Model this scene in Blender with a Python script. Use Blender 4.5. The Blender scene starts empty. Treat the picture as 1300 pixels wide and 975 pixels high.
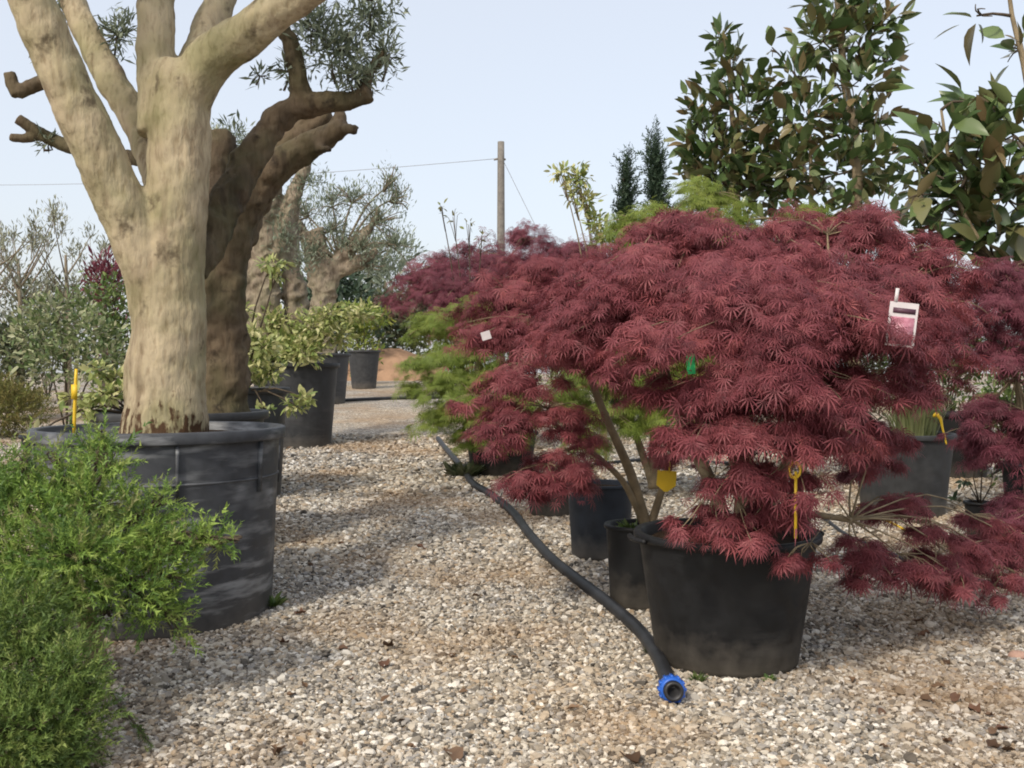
import bpy, math, random
import numpy as np
from mathutils import Vector, Matrix

# ------------------------------------------------------------------ camera, sky, sun
random.seed(7)
rng = np.random.default_rng(11)
scn = bpy.context.scene
COL = scn.collection
EYE, FPX, W0, H0 = 1.20, 1264.0, 1300.0, 975.0
PITCH = math.atan((487.5 - 474.0) / FPX)
Y1, Y2, SLOPE = 4.3, 26.0, 0.045        # the path climbs gently from Y1 to Y2
def gz(y): return SLOPE * np.clip(np.asarray(y, float) - Y1, 0, Y2 - Y1)

cam_d = bpy.data.cameras.new('camera')
cam_d.lens = 35.0; cam_d.sensor_width = 36.0; cam_d.clip_end = 3000; cam_d.clip_start = 0.05
cam = bpy.data.objects.new('camera', cam_d); COL.objects.link(cam)
cam.location = (0, 0, EYE); cam.rotation_euler = (math.pi / 2 - PITCH, 0, 0)
scn.camera = cam

SUN_EL, SUN_AZ = math.radians(44), math.radians(212)     # azimuth clockwise from +Y: behind the camera, to its left
sv = Vector((math.sin(SUN_AZ) * math.cos(SUN_EL), math.cos(SUN_AZ) * math.cos(SUN_EL), math.sin(SUN_EL)))
world = bpy.data.worlds.new('World'); scn.world = world; world.use_nodes = True
wn = world.node_tree; wn.nodes.clear()
sky = wn.nodes.new('ShaderNodeTexSky'); sky.sky_type = 'NISHITA'; sky.sun_disc = False
sky.sun_elevation = SUN_EL; sky.sun_rotation = SUN_AZ
sky.air_density = 1.0; sky.dust_density = 4.0; sky.ozone_density = 1.0; sky.altitude = 50
veil = wn.nodes.new('ShaderNodeMixRGB'); veil.inputs[0].default_value = 0.5     # thin even high haze
veil.inputs[2].default_value = (6.3, 6.4, 6.55, 1)
bg = wn.nodes.new('ShaderNodeBackground'); bg.inputs[1].default_value = 0.15
wo = wn.nodes.new('ShaderNodeOutputWorld')
wn.links.new(sky.outputs[0], veil.inputs[1]); wn.links.new(veil.outputs[0], bg.inputs[0]); wn.links.new(bg.outputs[0], wo.inputs[0])

sun_d = bpy.data.lights.new('sun', 'SUN'); sun_d.energy = 2.0; sun_d.angle = math.radians(5); sun_d.color = (1.0, 0.91, 0.78)
sun = bpy.data.objects.new('sun', sun_d); COL.objects.link(sun)
sun.location = (0, 0, 20); sun.rotation_euler = (-sv).to_track_quat('-Z', 'Y').to_euler()
scn.view_settings.view_transform = 'Standard'; scn.view_settings.look = 'None'
scn.view_settings.exposure = 0.32; scn.view_settings.gamma = 1.0
scn.view_settings.use_curve_mapping = False
scn.cycles.filter_width = 1.9

# ------------------------------------------------------------------ helpers
def at(px, py, d):
    """photo pixel -> world point on the plane Y = d"""
    x = (px - W0 / 2) / FPX; y = -(py - H0 / 2) / FPX
    c, s = math.cos(PITCH), math.sin(PITCH)
    dy = c + s * y; dz = -s + c * y
    return Vector((x / dy * d, d, EYE + dz / dy * d))
def gnd(px, py):
    """photo pixel -> point on the ground"""
    p = at(px, py, 1.0); k = EYE - p.z; t = EYE / k if k > 0 else 99.0
    if t > Y1 or k <= 0: t = (EYE + SLOPE * Y1) / (k + SLOPE)
    return Vector((p.x * t, t, float(gz(t))))
def up(p, h): return Vector((p[0], p[1], float(gz(p[1])) + h))

def mesh_np(name, V, T, mat=None, rnd=None, smooth=False):
    V = np.asarray(V, np.float32); T = np.asarray(T, np.int32)
    k = T.shape[1]
    me = bpy.data.meshes.new(name)
    me.vertices.add(len(V)); me.vertices.foreach_set('co', V.ravel())
    me.loops.add(T.size); me.loops.foreach_set('vertex_index', T.ravel())
    me.polygons.add(len(T)); me.polygons.foreach_set('loop_start', np.arange(0, T.size, k, dtype=np.int32))
    me.polygons.foreach_set('loop_total', np.full(len(T), k, np.int32))
    if smooth: me.polygons.foreach_set('use_smooth', np.ones(len(T), bool))
    if rnd is not None:
        a = me.attributes.new('rnd', 'FLOAT', 'POINT'); a.data.foreach_set('value', np.asarray(rnd, np.float32))
    me.update(); me.validate()
    if mat: me.materials.append(mat)
    return me
def obj(name, me, parent=None, loc=None, kind=None):
    o = bpy.data.objects.new(name, me); COL.objects.link(o)
    if parent: o.parent = parent
    if loc is not None: o.location = loc
    if kind: o['kind'] = kind
    return o
def tag(o, label, cat, group=None):
    o['label'] = label; o['category'] = cat
    if group: o['group'] = group
    return o
def thing(name, label, cat, loc=(0, 0, 0), group=None, rz=0):
    o = bpy.data.objects.new(name, None); COL.objects.link(o); o.location = loc; o.rotation_euler.z = rz
    o.empty_display_size = 0.1
    return tag(o, label, cat, group)

class MB:
    """collects triangles in world space; build() links them as ONE mesh under a root"""
    def __init__(s): s.V = []; s.T = []; s.R = []; s.n = 0
    def add(s, V, T, r=0.5):
        V = np.asarray(V, float); T = np.asarray(T, int)
        s.V.append(V); s.T.append(T + s.n); s.n += len(V)
        s.R.append(np.full(len(V), r) if np.isscalar(r) else np.asarray(r))
        return s
    def build(s, name, mat, root=None, smooth=True, kind=None):
        V = np.concatenate(s.V)
        if root is not None: V = V - np.array(root.location)
        o = obj(name, mesh_np(name, V, np.concatenate(s.T), mat, np.concatenate(s.R), smooth), root)
        if kind: o['kind'] = kind
        return o

def spline(pts, rad, step):
    pts = [np.array(p, float) for p in pts]; n = len(pts)
    P, R = [], []
    for i in range(n - 1):
        p0 = pts[max(i - 1, 0)]; p1 = pts[i]; p2 = pts[i + 1]; p3 = pts[min(i + 2, n - 1)]
        m = max(2, int(np.linalg.norm(p2 - p1) / step))
        for k in range(m):
            t = k / m
            P.append(0.5 * ((2 * p1) + (-p0 + p2) * t + (2 * p0 - 5 * p1 + 4 * p2 - p3) * t * t + (-p0 + 3 * p1 - 3 * p2 + p3) * t ** 3))
            R.append(rad[i] * (1 - t) + rad[i + 1] * t)
    P.append(pts[-1]); R.append(rad[-1])
    return np.array(P), np.array(R)
def tube(pts, rad, seg=8, step=0.05, jit=0.0, wob=0.0):
    P, R = spline(pts, rad, step); n = len(P)
    if wob:
        P[1:-1] += rng.normal(0, wob, (n - 2, 3))
    D = np.gradient(P, axis=0); D /= np.linalg.norm(D, axis=1)[:, None] + 1e-9
    u = np.cross(D[0], [0.31, 0.87, 0.37]); u /= np.linalg.norm(u)
    V = []
    ang = np.linspace(0, 2 * np.pi, seg, endpoint=False)
    for i in range(n):
        u = u - D[i] * np.dot(u, D[i]); u /= np.linalg.norm(u); v = np.cross(D[i], u)
        rr = R[i] * (1 + (rng.normal(0, jit, seg) if jit else 0))
        V.append(P[i] + (np.cos(ang) * rr)[:, None] * u + (np.sin(ang) * rr)[:, None] * v)
    V = np.concatenate(V + [P[:1], P[-1:]])
    a = np.arange(seg); b = (a + 1) % seg; T = []
    for i in range(n - 1):
        o0, o1 = i * seg, (i + 1) * seg
        T += [np.stack([o0 + a, o0 + b, o1 + b], 1), np.stack([o0 + a, o1 + b, o1 + a], 1)]
    T.append(np.stack([np.full(seg, n * seg), b, a], 1))
    T.append(np.stack([np.full(seg, n * seg + 1), (n - 1) * seg + a, (n - 1) * seg + b], 1))
    return V, np.concatenate(T)
def lathe(prof, seg=48):
    """profile [(r, z)...] turned round z; open at both ends unless r = 0"""
    a = np.linspace(0, 2 * np.pi, seg, endpoint=False); V = []; T = []
    for r, z in prof: V.append(np.stack([np.cos(a) * r, np.sin(a) * r, np.full(seg, z)], 1))
    i = np.arange(seg); j = (i + 1) % seg
    for k in range(len(prof) - 1):
        A, B = k * seg, (k + 1) * seg
        T += [np.stack([A + i, A + j, B + j], 1), np.stack([A + i, B + j, B + i], 1)]
    return np.concatenate(V), np.concatenate(T)
def box(c, s, rot=None):
    V = np.array([[x, y, z] for x in (-.5, .5) for y in (-.5, .5) for z in (-.5, .5)]) * np.array(s)
    if rot is not None: V = V @ np.array(rot.to_matrix()).T
    V = V + np.array(c)
    Q = [(0, 1, 3, 2), (4, 6, 7, 5), (0, 4, 5, 1), (2, 3, 7, 6), (0, 2, 6, 4), (1, 5, 7, 3)]
    T = [t for q in Q for t in ((q[0], q[1], q[2]), (q[0], q[2], q[3]))]
    return V, np.array(T)
def unit(a): return a / (np.linalg.norm(a, axis=-1, keepdims=True) + 1e-9)

def scatter(tpl, pos, axis, up, size, r=None):
    """copies of a leaf template (x = its length, z = its normal) as one vertex/triangle array"""
    V, T = tpl; n = len(pos)
    x = unit(axis); z = unit(up - x * (up * x).sum(1, keepdims=True)); y = np.cross(z, x)
    M = np.stack([x, y, z], 1)
    P = pos[:, None, :] + np.asarray(size).reshape(-1, 1, 1) * np.einsum('vk,nkj->nvj', V, M)
    TT = (T[None] + (np.arange(n) * len(V))[:, None, None]).reshape(-1, 3)
    r = rng.random(n) if r is None else r
    return P.reshape(-1, 3), TT, np.repeat(r, len(V))

# ------------------------------------------------------------------ leaf templates
def tpl_oval(w=0.42, fold=0.12, droop=0.12, n=3):
    V = [(0, 0, 0)]; T = []
    for i in range(1, n + 1):
        t = i / (n + 1); h = w / 2 * math.sin(math.pi * t ** 0.85); z = -droop * t * t
        V += [(t, -h, z + fold * h * 2), (t, 0, z), (t, h, z + fold * h * 2)]
    V.append((1, 0, -droop)); e = len(V) - 1
    T += [(0, 1, 2), (0, 2, 3)]
    for i in range(n - 1):
        a = 1 + 3 * i; b = a + 3
        T += [(a, b, b + 1), (a, b + 1, a + 1), (a + 1, b + 1, b + 2), (a + 1, b + 2, a + 2)]
    a = 1 + 3 * (n - 1); T += [(a, e, a + 1), (a + 1, e, a + 2)]
    return np.array(V, float), np.array(T)
def tpl_maple(lobes=7, w=0.036):
    V = []; T = []
    for k in range(lobes):
        f = (k / (lobes - 1) - 0.5); a = f * math.radians(165); L = 1.0 - 0.9 * abs(f) ** 1.3
        d = np.array([math.cos(a), math.sin(a), 0]); s = np.array([-math.sin(a), math.cos(a), 0])
        m = d * L * 0.5 + np.array([0, 0, 0.02 - 0.02 * k % 0.05]); e = d * L + np.array([0, 0, -0.22 * L])
        b = len(V); V += [np.zeros(3), m + s * w, m - s * w, e]
        T += [(b, b + 2, b + 1), (b + 1, b + 2, b + 3)]
    return np.array(V), np.array(T)
def tpl_spray(n=15, L=1.0, nl=0.26, w=0.035, seed=1):
    r = np.random.default_rng(seed); V = []; T = []
    for i in range(n):
        t = 0.08 + 0.92 * i / (n - 1); a = i * 2.4 + r.normal(0, .3)
        o = np.array([t * L, 0, 0]); d = np.array([0.75, 0.75 * math.cos(a), 0.75 * math.sin(a)]) * nl * (1.15 - .5 * t)
        s = np.cross(d, r.normal(size=3)); s = s / np.linalg.norm(s) * w
        b = len(V); V += [o - s, o + s, o + d]; T.append((b, b + 1, b + 2))
    b = len(V); V += [np.array([0, -.015, 0]), np.array([0, .015, 0]), np.array([L, 0, 0])]; T.append((b, b + 1, b + 2))
    return np.array(V), np.array(T)
OVAL = tpl_oval(); OLIVE = tpl_oval(0.22, 0.1, 0.05, 1); MAG = tpl_oval(0.46, 0.18, 0.18, 4); MINI = tpl_oval(0.5, 0.1, 0.1, 1)
MAPLE = tpl_maple(); SPRAY = tpl_spray(); SPRAY2 = tpl_spray(9, 1, .3, .06, 3)
BLADE = (np.array([(0, -.02, 0), (0, .02, 0), (.5, -.015, .0), (.5, .015, .0), (1, 0, -.25)]), np.array([(0, 1, 3), (0, 3, 2), (2, 3, 4)]))

# ------------------------------------------------------------------ materials
def nodes(name):
    m = bpy.data.materials.new(name); m.use_nodes = True
    t = m.node_tree; return m, t, t.nodes['Principled BSDF'], t.nodes['Material Output']
def ramp(t, src, stops):
    r = t.nodes.new('ShaderNodeValToRGB'); e = r.color_ramp.elements
    while len(e) < len(stops): e.new(0.5)
    for i, (p, c) in enumerate(stops): e[i].position = p; e[i].color = (*c, 1)
    t.links.new(src, r.inputs[0]); return r
def noise(t, scale, detail=4, vec=None, rough=0.55, stretch=None, rot=None):
    n = t.nodes.new('ShaderNodeTexNoise'); n.inputs['Scale'].default_value = scale; n.inputs['Detail'].default_value = detail
    n.inputs['Roughness'].default_value = rough
    c = t.nodes.new('ShaderNodeTexCoord'); src = c.outputs['Object']
    if stretch is not None:
        mp = t.nodes.new('ShaderNodeMapping'); mp.inputs['Scale'].default_value = stretch
        if rot is not None: mp.inputs['Rotation'].default_value = rot
        t.links.new(src, mp.inputs[0]); src = mp.outputs[0]
    t.links.new(src, n.inputs['Vector']); return n
def mix(t, fac, a, b, mode='MIX'):
    m = t.nodes.new('ShaderNodeMixRGB'); m.blend_type = mode
    for i, s in ((0, fac), (1, a), (2, b)):
        if hasattr(s, 'is_linked') or hasattr(s, 'links'): t.links.new(s, m.inputs[i])
        elif i == 0: m.inputs[0].default_value = s
        else: m.inputs[i].default_value = (*s, 1)
    return m
def bump(t, b, height, strength=0.3, dist=0.02):
    n = t.nodes.new('ShaderNodeBump'); n.inputs['Strength'].default_value = strength; n.inputs['Distance'].default_value = dist
    t.links.new(height, n.inputs['Height']); t.links.new(n.outputs[0], b.inputs['Normal'])

def leaf_mat(name, cols, rough=0.5, trans=0.3, spec=0.35, use_obj=False):
    m, t, b, o = nodes(name)
    if use_obj:
        src = t.nodes.new('ShaderNodeObjectInfo').outputs['Random']
    else:
        a = t.nodes.new('ShaderNodeAttribute'); a.attribute_name = 'rnd'; src = a.outputs['Fac']
    n = len(cols); r = ramp(t, src, [(i / (n - 1), c) for i, c in enumerate(cols)])
    t.links.new(r.outputs[0], b.inputs['Base Color'])
    b.inputs['Roughness'].default_value = rough; b.inputs['Specular IOR Level'].default_value = spec
    tr = t.nodes.new('ShaderNodeBsdfTranslucent'); t.links.new(r.outputs[0], tr.inputs[0])
    ms = t.nodes.new('ShaderNodeMixShader'); ms.inputs[0].default_value = trans
    t.links.new(b.outputs[0], ms.inputs[1]); t.links.new(tr.outputs[0], ms.inputs[2]); t.links.new(ms.outputs[0], o.inputs[0])
    return m
def plain(name, col, rough=0.6, var=0.25, scale=8, spec=0.4, bmp=0.0):
    m, t, b, o = nodes(name); n = noise(t, scale)
    r = ramp(t, n.outputs[0], [(0.3, tuple(c * (1 - var) for c in col)), (0.7, tuple(min(1, c * (1 + var)) for c in col))])
    t.links.new(r.outputs[0], b.inputs['Base Color']); b.inputs['Roughness'].default_value = rough
    b.inputs['Specular IOR Level'].default_value = spec
    if bmp: bump(t, b, noise(t, scale * 6).outputs[0], bmp)
    return m
def bark(name, pale, dark, moss, mossamt=0.5, scale=1.0, flake=False):
    m, t, b, o = nodes(name)
    n1 = noise(t, 5 * scale, 6, stretch=(1, 1, .35)); n2 = noise(t, 34 * scale, 5, stretch=(1, 1, .3)); n3 = noise(t, 3.1 * scale, 3)
    base = ramp(t, n1.outputs[0], [(0.28, dark), (0.45, tuple((p * .75 + d * .25) for p, d in zip(pale, dark))), (0.62, pale)])
    fine = ramp(t, n2.outputs[0], [(0.3, (.55, .5, .45)), (0.5, (1, 1, 1)), (0.8, (1.1, 1.08, 1.0))])
    c = mix(t, 0.85, base.outputs[0], fine.outputs[0], 'MULTIPLY')
    mf = ramp(t, n3.outputs[0], [(0.42, (0, 0, 0)), (0.68, (mossamt,) * 3)])
    c = mix(t, mf.outputs[0], c.outputs[0], moss)
    v = t.nodes.new('ShaderNodeTexVoronoi'); v.inputs['Scale'].default_value = 6 * scale
    dn = noise(t, 22 * scale, 4)
    co = t.nodes.new('ShaderNodeTexCoord'); mp = t.nodes.new('ShaderNodeMapping'); mp.inputs['Scale'].default_value = (1, 1, .55)
    vm = t.nodes.new('ShaderNodeVectorMath'); vm.operation = 'MULTIPLY_ADD'; t.links.new(dn.outputs['Color'], vm.inputs[0]); vm.inputs[1].default_value = (.16,) * 3; t.links.new(co.outputs['Object'], vm.inputs[2])
    t.links.new(vm.outputs[0], mp.inputs[0]); t.links.new(mp.outputs[0], v.inputs['Vector'])
    sp = ramp(t, v.outputs['Distance'], [(0.05, (.8, .8, .8)), (0.24, (0, 0, 0))])
    n5 = noise(t, 11 * scale, 5, stretch=(1, 1, .16)); fs = ramp(t, n5.outputs[0], [(.30, (.62, .62, .62)), (.42, (0, 0, 0))])
    c = mix(t, fs.outputs[0], c.outputs[0], dark)
    c = mix(t, sp.outputs[0], c.outputs[0], tuple(d * .5 for d in dark))
    if flake:      # rough dark flaking bark round the foot of the trunk
        sx = t.nodes.new('ShaderNodeSeparateXYZ'); t.links.new(co.outputs['Object'], sx.inputs[0])
        n4 = noise(t, 26, 4, stretch=(1, 1, .45)); ad = t.nodes.new('ShaderNodeMath'); ad.operation = 'MULTIPLY_ADD'
        t.links.new(n4.outputs[0], ad.inputs[0]); ad.inputs[1].default_value = -0.75; t.links.new(sx.outputs[2], ad.inputs[2])
        fl = ramp(t, ad.outputs[0], [(0.0, (0, 0, 0)), (0.5, (0, 0, 0))])
        e = fl.color_ramp.elements; mr = t.nodes.new('ShaderNodeMapRange')
        t.links.new(ad.outputs[0], mr.inputs[0]); mr.inputs[1].default_value = -0.26; mr.inputs[2].default_value = -0.33
        c = mix(t, mr.outputs[0], c.outputs[0], (.075, .042, .022))
    t.links.new(c.outputs[0], b.inputs['Base Color']); b.inputs['Roughness'].default_value = 0.85
    b.inputs['Specular IOR Level'].default_value = 0.2
    bump(t, b, n2.outputs[0], 0.8, 0.016)
    return m
def pot_mat(name, col, scuff, amt, dust=0.5, rough=0.5):
    m, t, b, o = nodes(name)
    n1 = noise(t, 3.4, 5, stretch=(.8, .8, 4.2), rot=(0.5, 0.75, 0.2)); n2 = noise(t, 14, 5); n3 = noise(t, 2.2, 3)
    s1 = ramp(t, n1.outputs[0], [(0.50, (0, 0, 0)), (0.64, (1, 1, 1))])
    s3 = ramp(t, n3.outputs[0], [(0.45 - .12 * (amt >= 1), (0, 0, 0)), (0.65 - .12 * (amt >= 1), (amt,) * 3)])
    f = mix(t, 1.0, s1.outputs[0], s3.outputs[0], 'MULTIPLY')
    base = ramp(t, n2.outputs[0], [(0.3, tuple(c * .75 for c in col)), (0.7, tuple(c * 1.3 for c in col))])
    c = mix(t, f.outputs[0], base.outputs[0], scuff)
    co = t.nodes.new('ShaderNodeTexCoord'); sx = t.nodes.new('ShaderNodeSeparateXYZ'); t.links.new(co.outputs['Object'], sx.inputs[0])
    ad = t.nodes.new('ShaderNodeMath'); ad.operation = 'MULTIPLY_ADD'; t.links.new(n2.outputs[0], ad.inputs[0]); ad.inputs[1].default_value = -0.25
    t.links.new(sx.outputs[2], ad.inputs[2]); mr = t.nodes.new('ShaderNodeMapRange'); t.links.new(ad.outputs[0], mr.inputs[0])
    mr.inputs[1].default_value = 0.06; mr.inputs[2].default_value = -0.12; mr.inputs[3].default_value = 0; mr.inputs[4].default_value = dust
    c = mix(t, mr.outputs[0], c.outputs[0], (.20, .17, .13))
    t.links.new(c.outputs[0], b.inputs['Base Color'])
    rr = ramp(t, n2.outputs[0], [(0.3, (rough - .1,) * 3), (0.7, (rough + .15,) * 3)]); t.links.new(rr.outputs[0], b.inputs['Roughness'])
    b.inputs['Specular IOR Level'].default_value = .32; bump(t, b, n1.outputs[0], 0.12, 0.02)
    return m

M = {}
M['maple_red'] = leaf_mat('maple_red_leaf', [(.085, .019, .025), (.17, .040, .050), (.25, .066, .079), (.315, .090, .10), (.40, .108, .10)], .55, .32)
M['maple_deep'] = leaf_mat('maple_deep_red_leaf', [(.08, .02, .03), (.16, .042, .06), (.23, .066, .09), (.29, .088, .115)], .55, .32)
M['maple_green'] = leaf_mat('maple_lime_leaf', [(.11, .16, .03), (.20, .27, .05), (.28, .34, .07), (.34, .35, .09)], .5, .4)
M['juniper'] = leaf_mat('juniper_needle', [(.07, .13, .035), (.14, .24, .05), (.22, .34, .07), (.29, .40, .085), (.22, .22, .09)], .55, .25)
M['juniper_dark'] = leaf_mat('juniper_dark_needle', [(.06, .10, .03), (.12, .19, .045), (.18, .26, .06), (.24, .29, .085)], .55, .22)
M['varieg'] = leaf_mat('cream_edged_leaf', [(.15, .22, .06), (.32, .38, .13), (.50, .50, .21), (.60, .57, .30), (.28, .36, .09)], .4, .3)
M['varieg_grey'] = leaf_mat('grey_cream_leaf', [(.07, .12, .04), (.16, .22, .08), (.30, .34, .17), (.42, .42, .26), (.12, .18, .06)], .4, .25)
M['olive_leaf'] = leaf_mat('olive_leaf', [(.10, .13, .085), (.17, .21, .14), (.27, .31, .23), (.22, .25, .16)], .45, .2)
M['magnolia'] = leaf_mat('magnolia_leaf', [(.055, .095, .035), (.09, .145, .05), (.14, .20, .07), (.18, .13, .065), (.10, .16, .055)], .28, .12, .5, True)
M['magnolia_mass'] = leaf_mat('magnolia_leaf_small', [(.055, .095, .035), (.09, .145, .05), (.15, .21, .08), (.20, .14, .07), (.11, .165, .06)], .28, .12, .5)
M['conifer_dark'] = leaf_mat('dark_conifer_needle', [(.022, .042, .025), (.04, .07, .038), (.055, .09, .05)], .55, .1)
M['conifer_brown'] = leaf_mat('bronze_conifer_needle', [(.11, .11, .035), (.20, .17, .05), (.17, .20, .05), (.26, .20, .07)], .6, .2)
M['shrub'] = leaf_mat('mid_green_leaf', [(.05, .09, .03), (.10, .16, .045), (.17, .23, .06), (.13, .17, .06)], .45, .25)
M['shrub_dull'] = leaf_mat('dull_green_leaf', [(.055, .075, .04), (.10, .125, .06), (.15, .165, .09), (.13, .12, .07)], .5, .2)
M['twig_pale'] = leaf_mat('pale_twig_leaf', [(.16, .17, .12), (.26, .27, .19), (.33, .34, .24)], .6, .15)
M['grass'] = leaf_mat('pale_grass_blade', [(.20, .25, .10), (.36, .38, .20), (.28, .33, .12)], .5, .3)
M['dead'] = leaf_mat('dead_leaf', [(.07, .04, .025), (.14, .085, .05), (.22, .14, .085), (.12, .06, .04), (.17, .11, .07)], .7, .1, .2, True)
M['bark_olive'] = bark('olive_bark', (.46, .385, .26), (.185, .14, .088), (.19, .20, .08), .55, flake=True)
M['bark_shade'] = bark('shaded_olive_bark', (.145, .108, .07), (.036, .027, .02), (.07, .078, .032), .5)  # olive bark darkened: shade on the rear limbs painted into the colour
M['bark_grey'] = bark('grey_olive_bark', (.29, .24, .18), (.10, .075, .055), (.16, .17, .09), .35, 1.4)
M['bark_maple'] = plain('maple_bark', (.24, .19, .12), .8, .35, 14, .2, .2)
M['bark_dark'] = plain('dark_bark', (.09, .07, .05), .85, .35, 14, .2, .2)
M['pot_big'] = pot_mat('grey_black_plastic', (.052, .056, .063), (.26, .27, .28), 1.0, .3, .5)
M['pot'] = pot_mat('black_plastic', (.0095, .010, .011), (.045, .045, .045), .45, .28, .55)
M['pot_far'] = pot_mat('faded_black_plastic', (.04, .042, .045), (.10, .10, .10), .5, .35, .55)
M['pot_bluish'] = pot_mat('dark_blue_grey_plastic', (.022, .028, .038), (.06, .065, .07), .4, .3, .5)
M['soil'] = plain('potting_soil', (.045, .03, .02), .95, .5, 40, .1, .6)
M['hose'] = plain('black_hose_rubber', (.022, .023, .026), .5, .4, 9, .4)
M['blue'] = plain('blue_plastic', (.02, .11, .48), .35, .15, 10, .5)
M['black'] = plain('black_fitting', (.02, .02, .022), .45, .2, 12, .5)
M['yellow'] = plain('yellow_plastic', (.72, .48, .03), .45, .12, 10, .4)
M['green_tag'] = plain('green_plastic', (.03, .42, .14), .45, .12, 10, .4)
M['white'] = plain('white_card', (.60, .56, .56), .5, .06, 20, .4)
M['pole'] = plain('weathered_pole', (.20, .185, .165), .85, .2, 6, .2, .1)
M['wire'] = plain('wire_grey', (.28, .29, .31), .6, .1, 4, .3)
M['pinkstone'] = plain('pinkish_stone', (.42, .27, .21), .85, .2, 12, .2, .3)
M['earth'] = plain('brown_earth', (.30, .19, .12), .95, .3, 3, .1, .5)

# ------------------------------------------------------------------ ground and gravel
def gravel_cols(t, src):
    return ramp(t, src, [(0.0, (.07, .065, .058)), (.14, (.20, .18, .15)), (.32, (.40, .35, .275)), (.46, (.30, .29, .275)),
                         (.60, (.53, .485, .40)), (.72, (.36, .275, .185)), (.86, (.62, .58, .50)), (1.0, (.78, .75, .68))])
def litter(t, col):
    """brown litter trodden into the gravel, in patches"""
    g = t.nodes.new('ShaderNodeNewGeometry')
    def nz(sc, dt):
        n = t.nodes.new('ShaderNodeTexNoise'); n.inputs['Scale'].default_value = sc; n.inputs['Detail'].default_value = dt
        t.links.new(g.outputs['Position'], n.inputs['Vector']); return n
    a = ramp(t, nz(.85, 3).outputs[0], [(.49, (0, 0, 0)), (.66, (.5, .5, .5))])
    c = mix(t, a.outputs[0], col, (.29, .185, .095))
    d = ramp(t, nz(.42, 2).outputs[0], [(.38, (.90, .91, .94)), (.62, (1.06, 1.02, .96))])
    return mix(t, 1.0, c.outputs[0], d.outputs[0], 'MULTIPLY')
m, t, b, o = nodes('gravel_bed'); M['bed'] = m
g = t.nodes.new('ShaderNodeNewGeometry'); v = t.nodes.new('ShaderNodeTexVoronoi'); v.inputs['Scale'].default_value = 55
t.links.new(g.outputs['Position'], v.inputs['Vector'])
sep = t.nodes.new('ShaderNodeSeparateColor'); t.links.new(v.outputs['Color'], sep.inputs[0])
gc = gravel_cols(t, sep.outputs[0]); lc = litter(t, gc.outputs[0]); nb = noise(t, 9, 6, rough=.7); nf = ramp(t, nb.outputs[0], [(.35, (.62, .62, .64)), (.65, (1.15, 1.12, 1.08))]); lc = mix(t, .9, lc.outputs[0], nf.outputs[0], 'MULTIPLY')
t.links.new(lc.outputs[0], b.inputs['Base Color']); b.inputs['Roughness'].default_value = .9; b.inputs['Specular IOR Level'].default_value = .2
inv = t.nodes.new('ShaderNodeMath'); inv.operation = 'SUBTRACT'; inv.inputs[0].default_value = 1; t.links.new(v.outputs['Distance'], inv.inputs[1])
bump(t, b, inv.outputs[0], .9, .012)
m, t, b, o = nodes('pebble'); M['pebble'] = m
oi = t.nodes.new('ShaderNodeObjectInfo'); gc = gravel_cols(t, oi.outputs['Random']); lc = litter(t, gc.outputs[0])
n = noise(t, 90, 3); f = ramp(t, n.outputs[0], [(.3, (.8, .8, .8)), (.7, (1.1, 1.1, 1.1))]); c = mix(t, .7, lc.outputs[0], f.outputs[0], 'MULTIPLY')
t.links.new(c.outputs[0], b.inputs['Base Color']); b.inputs['Roughness'].default_value = .8; b.inputs['Specular IOR Level'].default_value = .25

nx, ny = 90, 90
gx = np.sign(np.linspace(-1, 1, nx)) * np.abs(np.linspace(-1, 1, nx)) ** 3 * 900
gy = np.concatenate([[-12, 0, Y1], np.linspace(Y1, Y2, 12)[1:], Y2 + np.linspace(0, 1, 30)[1:] ** 3 * 1770]); ny = len(gy)
X, Y = np.meshgrid(gx, gy); V = np.stack([X.ravel(), Y.ravel(), gz(Y.ravel())], 1)
i = np.arange((nx - 1) * (ny - 1)); r_, c_ = i // (nx - 1), i % (nx - 1); q = r_ * nx + c_
go = obj('ground', mesh_np('ground', V, np.stack([q, q + 1, q + nx + 1, q + nx], 1), M['bed'])); go['kind'] = 'structure'

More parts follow.
